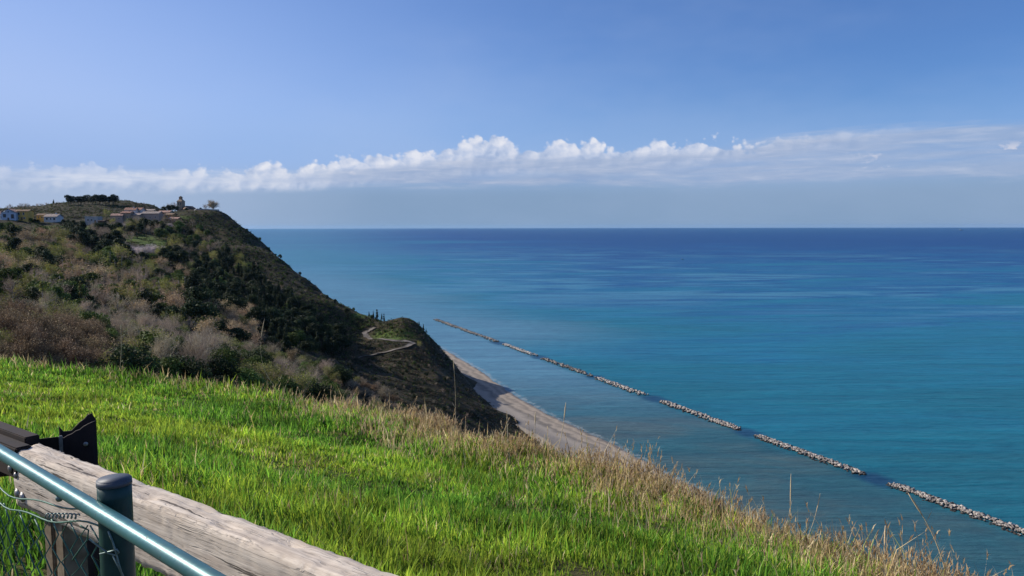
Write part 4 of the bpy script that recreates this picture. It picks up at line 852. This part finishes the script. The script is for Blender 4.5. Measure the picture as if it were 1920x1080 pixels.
# low scrub between the trees: leafy tufts hugging the slope
def scrub():
    C_, K_ = [], []
    for (u0, v0, u1, v1, n) in ((0, 412, 480, 560, 3600), (0, 540, 660, 700, 3200), (420, 430, 720, 620, 5000), (600, 600, 1010, 830, 6500), (0, 372, 330, 410, 2600), (340, 396, 480, 460, 900), (600, 590, 850, 690, 1500)):
        for _ in range(n):
            h = hit(random.uniform(u0, u1), random.uniform(v0, v1))
            if h and h[1] > 70 and h[0] < waterline(h[1]) - 24 and ((PPd - h[:2]) ** 2).sum(1).min() > 12: C_.append(h)
    c = np.array(C_); n = len(c); per = 13; k = np.repeat(np.arange(n), per); m = len(k); dist = c[k, 1]; rad = np.clip(dist / 420, .25, 1.2)
    d = RNG.normal(0, 1, (m, 3)); d /= np.linalg.norm(d, axis=1)[:, None]; d[:, 2] = np.abs(d[:, 2]) * .8; p = c[k] + d * rad[:, None] * RNG.uniform(.3, 1.25, (m, 1)); nr = d + RNG.normal(0, .6, (m, 3)); nr /= np.linalg.norm(nr, axis=1)[:, None]
    V, T = leaf_quads(p, nr, rad * RNG.uniform(.35, .75, m), RNG); pal = np.array(DK + MG + [(.12, .09, .06), (.17, .13, .085), (.10, .10, .04), (.055, .042, .03), (.075, .058, .04)]); ci = RNG.choice(len(pal), n, p=np.array([2, 2, 2, 2, 1, 2, 2.5, 1.5, 2, 0, 0]) / 17); uu, vv = project(c[:, 0], c[:, 1], c[:, 2]); dk = (vv > 640) & (uu > 600) & (RNG.random(n) < .8); ci[dk] = RNG.choice([0, 2, 6, 9, 10], dk.sum())  # lower flank tufts get darker, browner picks: the slope's shade put into their colour
    link('scrub', mesh_arrays('scrub', V, T, np.repeat(pal[ci][k] * RNG.uniform(.75, 1.25, (m, 1)), 4, 0)), leafmat('scrub_leaves', 1.0, .15, 0, .8, .1), kind='stuff', label='low scrub covering the headland slopes between the trees', category='scrub')
scrub()
# ================================================================== BREAKWATERS
m_rock, N, out = mat_new('limestone_rock'); v = objco(N); oi = N.node('ShaderNodeObjectInfo').outputs['Random']; gpos = N.node('ShaderNodeNewGeometry').outputs['Position']
a = N.noise(v, 1.3, 5, .65); big = N.noise(gpos, 0.35, 3, .6); wet = N.sstep(N.add(N.sep(gpos)[2], N.mul(N.sub(a, .5), .5)), .35, .75)
col = N.mix(N.sstep(N.add(N.mul(oi, .55), N.mul(big, .6)), .25, .85), (.22, .19, .165), (.52, .465, .41)); col = N.mix(N.mul(N.sstep(a, .5, .7), .4), col, (.16, .135, .115)); col = N.mix(wet, (.035, .032, .03), col)
principled(N, out, col, .9, 0, .3, bump(N, a, .6, .25))
def rock_mesh(seed):
    rng = np.random.default_rng(seed); bm = bmesh.new(); bmesh.ops.create_icosphere(bm, subdivisions=1, radius=1)
    pl = rng.normal(0, 1, (7, 3)); pl /= np.linalg.norm(pl, axis=1)[:, None]; h = rng.uniform(.55, .8, 7)
    for v_ in bm.verts:
        c = np.array(v_.co) * rng.uniform(.95, 1.15)
        for p_, q in zip(pl, h):
            s = c @ p_
            if s > q: c = c - p_ * (s - q)
        v_.co = c
    return bm_mesh('boulder', bm)
ROCKS = [rock_mesh(600 + i) for i in range(9)]
for q in ROCKS: q.materials.append(m_rock)
RV = [(np.array([v_.co[:] for v_ in q.vertices]), np.array([p_.vertices[:] for p_ in q.polygons])) for q in ROCKS]
ORD = ['farthest', 'second farthest', 'third farthest', 'middle', 'third nearest', 'second nearest', 'nearest']
for si, (a0, a1) in enumerate(SEGA):
    L = a1 - a0; mid = BA + bdir * (a0 + a1) / 2; ang = math.atan2(bdir[1], bdir[0])
    t = thing('rock_breakwater', f'{ORD[si]} of the low grey boulder breakwaters in the line off the beach', 'breakwater', (mid[0], mid[1], 0), ang, 'boulder breakwaters off the beach')
    rng = np.random.default_rng(700 + si); single = si >= 5; n = int(min(L * ((3.0, 3.2, 3.6, 4.5, 5.5)[si] if not single else 9), 1200)); V_, T_, o_ = [], [], 0; made = 0
    for k in range(n):
        s = rng.uniform(-L / 2, L / 2); endf = min(1, (L / 2 - abs(s)) / 5 + .35); w = (rng.normal(0, 1.9) + 2.2 * float(fbm(np.array(s * .05 + si * 9.0), np.array(2.5), 2))) * endf; hw = 3.9 * endf
        if abs(w) > hw or (not single and float(fbm(np.array(s * .09 + si * 31.0), np.array(.5), 2)) < -.25): continue
        top = 1.05 * endf * (1 - (abs(w) / (hw + .6)) ** 1.6) * rng.uniform(.65, 1.2); r = rng.uniform(.36, .82) * (1.25 if not single else 1) * (.8 + .2 * endf)
        sc = (r * rng.uniform(.9, 1.4), r * rng.uniform(.75, 1.1), r * rng.uniform(.55, .85)); rot = Euler((rng.normal(0, .35), rng.normal(0, .35), rng.uniform(0, 6.28))); j = rng.integers(0, 9); loc = (s, w, top - .35)
        if single and made < 298 and r > (.58 if si == 6 else .52):
            o = link('boulder', ROCKS[j], None, t, loc=loc); o.rotation_euler = rot; o.scale = sc; made += 1
        else:
            Mx = np.array(rot.to_matrix()); vv = (RV[j][0] * np.array(sc)) @ Mx.T + np.array(loc); V_.append(vv); T_.append(RV[j][1] + o_); o_ += len(vv)
    if V_: link('boulder_pile', mesh_arrays('boulder_pile', np.concatenate(V_), np.concatenate(T_)), m_rock, t, kind='stuff')

# ================================================================== GUARDRAIL of weathered timber and dark steel
m_wood, N, out = mat_new('weathered_timber'); v = objco(N)
g1 = N.noise(N.vscale(v, (1.3, 24, 24)), 1.6, 6, .65, .4); g2 = N.noise(N.vscale(v, (.9, 60, 60)), 2.2, 5, .7); blot = N.noise(v, 2.4, 4, .6); crack = N.noise(N.vscale(v, (1.6, 34, 34), (3, 1, 2)), 1.0, 4, .55, .5)
col = N.mix(N.sstep(g1, .35, .65), (.46, .375, .295), (.68, .585, .48)); col = N.mix(N.mul(N.sstep(blot, .4, .7), .5), col, (.72, .62, .51)); col = N.mix(N.mul(N.sstep(g2, .52, .68), .35), col, (.20, .155, .115))
ln1 = N.noise(N.vscale(v, (1.1, 22, 22), (1, 7, 3)), 1.0, 3, .5, .3); ln2 = N.noise(N.vscale(v, (2.0, 50, 50), (4, 2, 9)), 1.0, 3, .5, .3); gate = N.noise(N.vscale(v, (3, 9, 9)), 1.4, 2)
lines = N.add(N.mul(N.sstep(N.m('ABSOLUTE', N.sub(ln1, .5)), .016, .003), N.sstep(gate, .46, .56)), N.mul(N.sstep(N.m('ABSOLUTE', N.sub(ln2, .5)), .02, .004), N.sstep(gate, .55, .45)))
cr = N.m('MAXIMUM', N.sstep(crack, .63, .66), N.mul(lines, .30)); col = N.mix(N.mul(cr, .85), col, (.045, .035, .028))
hgt = N.sub(N.add(N.mul(g1, .5), N.mul(g2, .5)), N.mul(cr, 1.2)); principled(N, out, col, .85, 0, .25, bump(N, hgt, .7, .006))
m_wood2 = simple('post_timber', (.12, .085, .05), (.26, .20, .135), 12, .9, bstr=.6, bdist=.004)  # darker brown than the beam: the shade on the posts is in the colour
M_steel = simple('dark_rusted_steel', (.012, .009, .008), (.032, .018, .013), 9, .75, .3, .4, .3, .003)
M_bolt = simple('galvanised_bolt', (.22, .21, .20), (.34, .33, .32), 40, .5, .7, .5, .2, .001)
def guardrail():
    A = PZ_(50, 836, EYE.z - .935); B = PZ_(690, 1080, EYE.z - .935)   # centre line of the top face
    dr = (B - A).normalized(); ang = math.atan2(dr.y, dr.x); L = (B - A).length + 1.6
    t = thing('guardrail', 'weathered timber guardrail on dark rusted steel posts', 'guardrail', (A.x, A.y, EYE.z - 1.70), ang)
    top = A.z - (EYE.z - 1.70); hb, tb = .235, .115
    nx, ny, nz = 320, 8, 10; rng = np.random.default_rng(3); V, idx = [], {}
    def vert(i, j, k):
        if (i, j, k) in idx: return idx[(i, j, k)]
        x = L * i / nx; fy, fz = j / ny * 2 - 1, k / nz * 2 - 1; y, z = fy * tb / 2, fz * hb / 2
        rc = .016; cy_, cz_ = tb / 2 - rc, hb / 2 - rc                                   # rounded arrises
        if abs(y) > cy_ and abs(z) > cz_:
            e = math.hypot(abs(y) - cy_, abs(z) - cz_); f = rc / max(e, 1e-6); y = math.copysign(cy_ + (abs(y) - cy_) * min(1, f), y); z = math.copysign(cz_ + (abs(z) - cz_) * min(1, f), z)
        w = float(fbm(np.array(x * 9.0 + j * .7), np.array(k * .8 + j), 4)); w2 = float(fbm(np.array(x * 30.0), np.array(j * 1.7 + k * 2.9), 2))
        arris = (abs(fy) > .9) * (abs(fz) > .9)
        z += w * .010 + w2 * .006 - arris * abs(w2) * .030; y += w * .007 + (w2 * .005 if abs(fy) > .9 else 0)
        if k == nz:
            for gx, gy, gl, gw, gd_ in GOUGE: z -= gd_ * math.exp(-((x - gx) / gl) ** 2 - ((y - gy - (x - gx) * .12) / gw) ** 2)
        if i == 0: x += .012 * math.cos(fz * 1.5) * -1 + .02 * w + (.02 if abs(fz) > .9 or abs(fy) > .9 else 0)
        idx[(i, j, k)] = len(V); V.append((x, y, top - hb / 2 + z)); return idx[(i, j, k)]
    GOUGE = [(.62, .0, .05, .010, .02), (1.02, -.02, .045, .014, .022), (1.30, .03, .08, .007, .014), (1.48, -.01, .05, .012, .02), (.30, .025, .10, .006, .012), (1.75, .02, .05, .012, .02), (.85, .04, .10, .006, .012)]
    T = []
    for i in range(nx):
        for k in range(nz):
            T += [[vert(i, 0, k), vert(i + 1, 0, k), vert(i + 1, 0, k + 1), vert(i, 0, k + 1)], [vert(i, ny, k), vert(i, ny, k + 1), vert(i + 1, ny, k + 1), vert(i + 1, ny, k)]]
        for j in range(ny):
            T += [[vert(i, j, 0), vert(i, j + 1, 0), vert(i + 1, j + 1, 0), vert(i + 1, j, 0)], [vert(i, j, nz), vert(i + 1, j, nz), vert(i + 1, j + 1, nz), vert(i, j + 1, nz)]]
    for j in range(ny):
        for k in range(nz): T += [[vert(0, j, k), vert(0, j, k + 1), vert(0, j + 1, k + 1), vert(0, j + 1, k)], [vert(nx, j, k), vert(nx, j + 1, k), vert(nx, j + 1, k + 1), vert(nx, j, k + 1)]]
    bmx = link('beam', mesh_arrays('beam', np.array(V), np.array(T), smooth=True), m_wood, t)
    # splits and gouges cut into the top face: dark wedge-shaped hollows with raised splinter lips
    def bolt(x, y, z, r=.016, par=None):
        bm = bmesh.new(); bmesh.ops.create_uvsphere(bm, u_segments=14, v_segments=8, radius=r, matrix=Matrix.Translation((x, y, z)) @ Matrix.Diagonal((1, .45, 1, 1)))
        bmesh.ops.create_cone(bm, cap_ends=True, segments=16, radius1=r * 1.35, radius2=r * 1.35, depth=.003, matrix=Matrix.Translation((x, y + .001, z)) @ Matrix.Rotation(R(90), 4, 'X')); link('bolt', bm_mesh('bolt', bm, True), M_bolt, par or bmx)
    fy = -tb / 2 - .004
    bolt(.035, fy, top - .185); bolt(.085, fy, top - .19)
    # dark steel: channel behind the timber, splice plate running on to the left, bolts on it
    ch = box('steel_channel', (-1.6, tb / 2 + .012, top - .19), (L, tb / 2 + .05, top - .045), M_steel, t, .004)
    sp = box('splice_plate', (-1.5, -tb / 2 - .004, top - .125), (.045, -tb / 2 + .06, top + .012), M_steel, t, .006); 
    box('splice_lip', (-1.5, -tb / 2 + .063, top - .03), (-.03, tb / 2 + .008, top + .03), M_steel, sp, .004)
    bolt(-.012, -tb / 2 - .008, top - .085, .013, sp); bolt(.034, -tb / 2 - .006, top - .105, .009, sp)
    # timber-clad posts under the rail
    for px in (.28, 2.3):
        for s in (-1, 1): box('post_timber', (px + s * .05 - .035, -tb / 2 + .03, -.6), (px + s * .05 + .035, tb / 2 + .008, top - hb - .004), m_wood2, t, .006)
        box('post_core', (px - .013, -tb / 2 + .045, -.6), (px + .013, tb / 2 - .004, top - hb - .006), M_steel, t)
    return t, A, dr, ang, top
GR, GA, gdr, gang, gtop = guardrail()
def steel_post():
    """upright steel I-section with torn, uneven top standing behind the timber"""
    c = P(146, 812, 3.52); t = thing('steel_post', 'dark rusted steel post with ragged top behind the timber rail', 'post', (c.x, c.y, EYE.z - 2.2), R(28))
    zt = c.z - (EYE.z - 2.2); rng = np.random.default_rng(5)
    def plate(name, x0, x1, y0, y1, tops):
        n = len(tops); xs = np.linspace(x0, x1, n); V = []
        for x, z in zip(xs, tops): V += [(x, y0, -.3), (x, y1, -.3), (x, y0, z), (x, y1, z)]
        T = []
        for i in range(n - 1):
            a, b = 4 * i, 4 * i + 4; T += [(a, b, b + 2, a + 2), (a + 1, a + 3, b + 3, b + 1), (a + 2, b + 2, b + 3, a + 3)]
        T += [(0, 2, 3, 1), (4 * n - 4, 4 * n - 3, 4 * n - 1, 4 * n - 2)]; return link(name, mesh_arrays(name, np.array(V), np.array(T)), M_steel, t)
    f = plate('front_flange', -.075, .075, -.006, .006, zt + np.array([-.012, -.015, -.005, .0, .012, .016, .030, .038, .045, .05])); plate('back_flange', -.085, .075, .145, .157, zt + np.array([.01, -.02, -.02, -.02, .0, .018, .03, .05, .055, .02]))
    plate('web', -.006, .006, .0075, .143, zt + np.array([-.03, -.03]))
    bm = bmesh.new(); bmesh.ops.create_uvsphere(bm, u_segments=14, v_segments=8, radius=.011, matrix=Matrix.Translation((.03, -.008, zt - .055)) @ Matrix.Diagonal((1, .5, 1, 1))); link('bolt', bm_mesh('bolt', bm, True), M_bolt, t)
    # bracket that ties the post to the rail
    a = Vector((-.075, -.01, zt - .03)); box('bracket', (-.36, -.012, zt - .16), (-.078, .0, zt - .005), M_steel, t, .003); box('bracket_rib', (-.078, -.022, zt - .20), (-.062, -.0065, zt + .0), M_bolt, t, .003)
steel_post()

# ================================================================== GREEN FENCE: pipe rail, round post, chain link
m_green, N, out = mat_new('green_coated_steel'); v = objco(N); a = N.noise(v, 14, 5, .6); b = N.noise(v, 90, 3, .6)
principled(N, out, N.mix(N.sstep(a, .35, .7), (.008, .038, .034), (.016, .060, .052)), N.lin(b, .3, .7, .34, .5), 0, .35, bump(N, b, .10, .001))
m_rail, N, out = mat_new('green_painted_rail'); v = objco(N); a = N.noise(v, 10, 5, .6); b = N.noise(N.vscale(v, (2, 40, 40)), 4, 4, .6)
ch = N.sstep(N.noise(v, 55, 4, .7), .64, .70); gr = N.sstep(N.noise(v, 7, 5, .7), .45, .75)
rc = N.mix(N.mul(gr, .45), N.mix(N.sstep(a, .3, .75), (.035, .135, .150), (.06, .19, .195)), (.09, .105, .095)); rc = N.mix(N.mul(ch, .8), rc, (.085, .055, .04))
principled(N, out, rc, N.m('ADD', N.lin(b, .3, .7, .30, .42), N.add(N.mul(ch, .3), N.mul(gr, .12)), clamp=True), .3, .6, bump(N, N.sub(b, N.mul(ch, .8)), .15, .001))
m_cap, N, out = mat_new('grey_plastic_cap'); v = objco(N); a = N.noise(v, 30, 4, .6); principled(N, out, N.mix(a, (.05, .058, .075), (.085, .095, .115)), .55, 0, .4, bump(N, a, .2, .001))
M_wire = simple('green_wire', (.022, .085, .060), (.045, .14, .10), 60, .5, .1, .5, .2, .0005); M_gwire = simple('pale_tie_wire', (.11, .17, .155), (.22, .28, .26), 60, .45, .5, .5, .2, .0005); M_bar = simple('pale_green_bar', (.14, .24, .21), (.22, .32, .28), 30, .6, 0, .4, .2, .001)  # the bar is a paler green than post and mesh
def fence():
    zr = EYE.z - .53; A = PZ_(-2, 846, zr); B = PZ_(384, 1080, zr); dr = (B - A).normalized(); nn = Vector((-dr.y, dr.x, 0)); nn = nn if nn.y > 0 else -nn
    pc = P(214, 900, 1.43); gz = EYE.z - 1.72
    t = thing('fence', 'green metal fence with pipe rail, capped round post and chain link', 'fence', (pc.x, pc.y, gz), 0); O = Vector((pc.x, pc.y, gz)); V3 = lambda p: np.array(p - O)
    rl = tube('rail', [V3(A - dr * 1.2), V3(A), V3((A + B) / 2), V3(B), V3(B + dr * .9)], .0152, m_rail, t, 28)
    pr = .0305; tp = P(214, 902, 1.43).z - gz
    po = tube('post', [(0, 0, -.25), (0, 0, .6), (0, 0, tp - .03), (0, 0, tp - .005)], pr, m_green, t, 32)
    bm = bmesh.new(); bmesh.ops.create_cone(bm, cap_ends=True, segments=32, radius1=pr * 1.035, radius2=pr * 1.02, depth=.012, matrix=Matrix.Translation((0, 0, tp)))
    bmesh.ops.bevel(bm, geom=[e for e in bm.edges if all(v_.co.z > tp for v_ in e.verts)], offset=.002, segments=3, affect='EDGES'); link('cap', bm_mesh('cap', bm, True), m_cap, po)
    # clip that holds the rail, with its little screw
    q = V3(A + dr * ((Vector((pc.x, pc.y, zr)) - A).dot(dr)) )
    s = np.linspace(0, 2 * np.pi, 20); side = np.array([dr.x, dr.y, 0]); nv = np.array([nn.x, nn.y, 0])
    for off in ():  tube('rail_clip', q + side * off + (np.cos(s)[:, None] * nv + np.sin(s)[:, None] * np.array([0, 0, 1])) * .0195, .0022, m_green, po, 6)
    k = V3(A + dr * .40); 
    bm = bmesh.new(); bmesh.ops.create_uvsphere(bm, u_segments=10, v_segments=6, radius=.0075, matrix=Matrix.Translation(Vector(k) - nn * .004 - Vector((0, 0, .0185)))); link('screw', bm_mesh('screw', bm, True), M_gwire, rl)
    # flat tension bar left of the post
    e = -dr * .042; b0 = np.array([e.x, e.y, 0]); zt = P(178, 985, 1.45).z - gz
    bm = bmesh.new(); bm_box(bm, (-.008, -.003, -.2), (.008, .003, zt), None, .0012); o = link('tension_bar', bm_mesh('tension_bar', bm), M_bar, t, loc=tuple(b0)); o.rotation_euler = (0, 0, math.atan2(dr.y, dr.x))
    # chain link: zigzag wires woven side by side, hanging from two line wires
    topz = zt - .012; pitch = .062; rng = np.random.default_rng(9)
    def W3(s, z, d=0.0): sag = -.17 * min(max(s, 0), .62) - .012 * math.exp(-((s - .42) / .20) ** 2) * max(0, (z - topz + .5) / .5); p_ = b0 - side * s + nv * d; return np.array([p_[0], p_[1], z + sag])
    for c in range(19):
        s0 = .012 + c * pitch * .92; pts = []; nz_ = 22
        for k_ in range(nz_):
            z = topz - k_ * pitch * .5; s = s0 + (pitch * .46 if (k_ + c) % 2 else -pitch * .46) + rng.normal(0, .0022); p0 = W3(s, z + rng.normal(0, .002), .0020 * (1 if (k_ + c) % 2 else -1)); pts.append(p0)
        tube('mesh_wire', np.array(pts), .0017, M_wire, t, 5)
    for zz, sg in ((topz + .004, .0), (topz + .030, .012)):
        s = np.linspace(0, 1.15, 26); pts = np.array([W3(a_, zz + sg * (1 - math.exp(-a_ * 6)) + .006 * math.sin(a_ * 17 + zz * 50), -.004) for a_ in s]); tube('line_wire', pts, .0021, M_wire, t, 6)
    s = np.linspace(0, 1, 90); tw = np.array([W3(.14 + .20 * f, topz + .018 - .006 * f, -.004) + np.array([0, .005 * math.cos(f * 55), .005 * math.sin(f * 55)]) for f in s]); tube('twisted_wire', tw, .0016, M_gwire, t, 5)
    # coil and tie wires round the bar and the post
    s = np.linspace(0, 1, 60); coil = np.array([b0 + np.array([.010 * math.cos(f * 32), .010 * math.sin(f * 32) - .002, zt + .012 - .085 * f]) for f in s]); tube('coil_wire', coil, .0022, M_gwire, t, 6)
    bm = bmesh.new(); bmesh.ops.create_uvsphere(bm, u_segments=12, v_segments=8, radius=.010, matrix=Matrix.Translation(Vector(b0) + Vector((.012, -.006, zt + .016)))); link('wire_knot', bm_mesh('wire_knot', bm, True), M_gwire, t)
    f_ = np.array([0, -pr - .004, 0]); L_ = lambda u, v: np.array(P(u, v, 1.43 - pr - .004) - O)
    tube('tie_wire', [L_(167, 1010), L_(182, 1022), L_(202, 1037), L_(216, 1041), L_(223, 1036), L_(219, 1030), L_(208, 1034), L_(187, 1039)], .0019, M_gwire, t, 6)
    tube('tie_wire', [L_(203, 996), L_(210, 1013), L_(217, 1034), L_(222, 1055), L_(232, 1090)], .0019, M_gwire, t, 6); tube('tie_wire', [L_(212, 1042), L_(222, 1062), L_(236, 1092)], .0019, M_gwire, t, 6)
    tube('tie_wire', [L_(150, 985), L_(158, 990), L_(166, 994), L_(164, 1012), L_(150, 1030), L_(136, 1050)], .0016, M_wire, t, 6)
fence()

# ================================================================== SMALL FAR THINGS
M_hull = simple('dark_hull', (.02, .025, .03), (.04, .045, .05), 1); M_sup = simple('ship_white', (.4, .4, .4), (.5, .5, .5), 1)
def ship(label, u, v, Y, L, w, h, small=False):
    d = ray(u, v); x = d.x * Y / d.y; t = thing('boat' if small else 'ship', label, 'boat' if small else 'ship', (x, Y, 0), R(8))
    xs = np.array([-.5, -.46, .38, .5]) * L; V = []; 
    for x_, ww in zip(xs, (.8, 1, 1, .08)): V += [(x_ * .96, -w * .35 * ww, -h * .3), (x_ * .96, w * .35 * ww, -h * .3), (x_, w / 2 * ww, h), (x_, -w / 2 * ww, h)]
    T = []
    for i in range(3):
        a, b = 4 * i, 4 * i + 4
        for j in range(4): k = (j + 1) % 4; T.append((a + j, b + j, b + k, a + k))
    T += [(0, 1, 2, 3), (15, 14, 13, 12)]; link('hull', mesh_arrays('hull', np.array(V), np.array(T)), M_hull, t)
    box('deckhouse', (-.40 * L, -w * .35, h + .003), (-.22 * L, w * .35, h * 2.6), M_sup, t); box('mast', (.1 * L, -.2 * w * .1, h + .003), (.1 * L + .02 * L, .2 * w * .1, h * 2.8), M_hull, t)
ship('tiny cargo ship on the horizon at right', 1803, 424, 16000, 75, 12, 9); ship('tiny dark boat far out on the blue water', 1280, 487, 2290, 7, 2.4, .9, True)
def gull():
    p = P(412, 297, 330); t = thing('gull', 'small gull in flight above the headland', 'bird', tuple(p), R(25)); M_b = simple('gull_feathers', (.10, .10, .11), (.2, .2, .2), 8)
    tube('body', [(0, -.22, 0), (0, -.12, .02), (0, .05, .02), (0, .17, .02), (0, .24, .01)], [.015, .06, .075, .05, .01], M_b, t, 8)
    for s in (-1, 1):
        V = np.array([(s * .05, .08, .03), (s * .05, -.08, .03), (s * .33, .10, .16), (s * .33, -.03, .15), (s * .68, -.04, .10), (s * .5, -.06, .13), (s * .33, .10, .145), (s * .33, -.03, .135)]); link('wing', mesh_arrays('wing', V, np.array([(0, 1, 3), (0, 3, 2), (2, 3, 5), (2, 5, 4), (0, 7, 1), (0, 6, 7), (6, 5, 7), (6, 4, 5)])), M_b, t)
gull()

# ================================================================== AIR: faint sea haze over the whole place
m_haze = bpy.data.materials.new('haze_air'); m_haze.use_nodes = True; N = NT(m_haze.node_tree); N.n.clear()
pv_ = N.node('ShaderNodeVolumePrincipled'); pv_.inputs['Color'].default_value = (.36, .64, 1, 1); pv_.inputs['Density'].default_value = 0.000010; pv_.inputs['Anisotropy'].default_value = 0.2
hout = N.node('ShaderNodeOutputMaterial'); N.l.new(pv_.outputs[0], hout.inputs['Volume'])
box('haze', (-46000, -46000, -18), (46000, 46000, 160), m_haze, kind='stuff', label='thin bluish haze lying over sea and headland', category='haze')
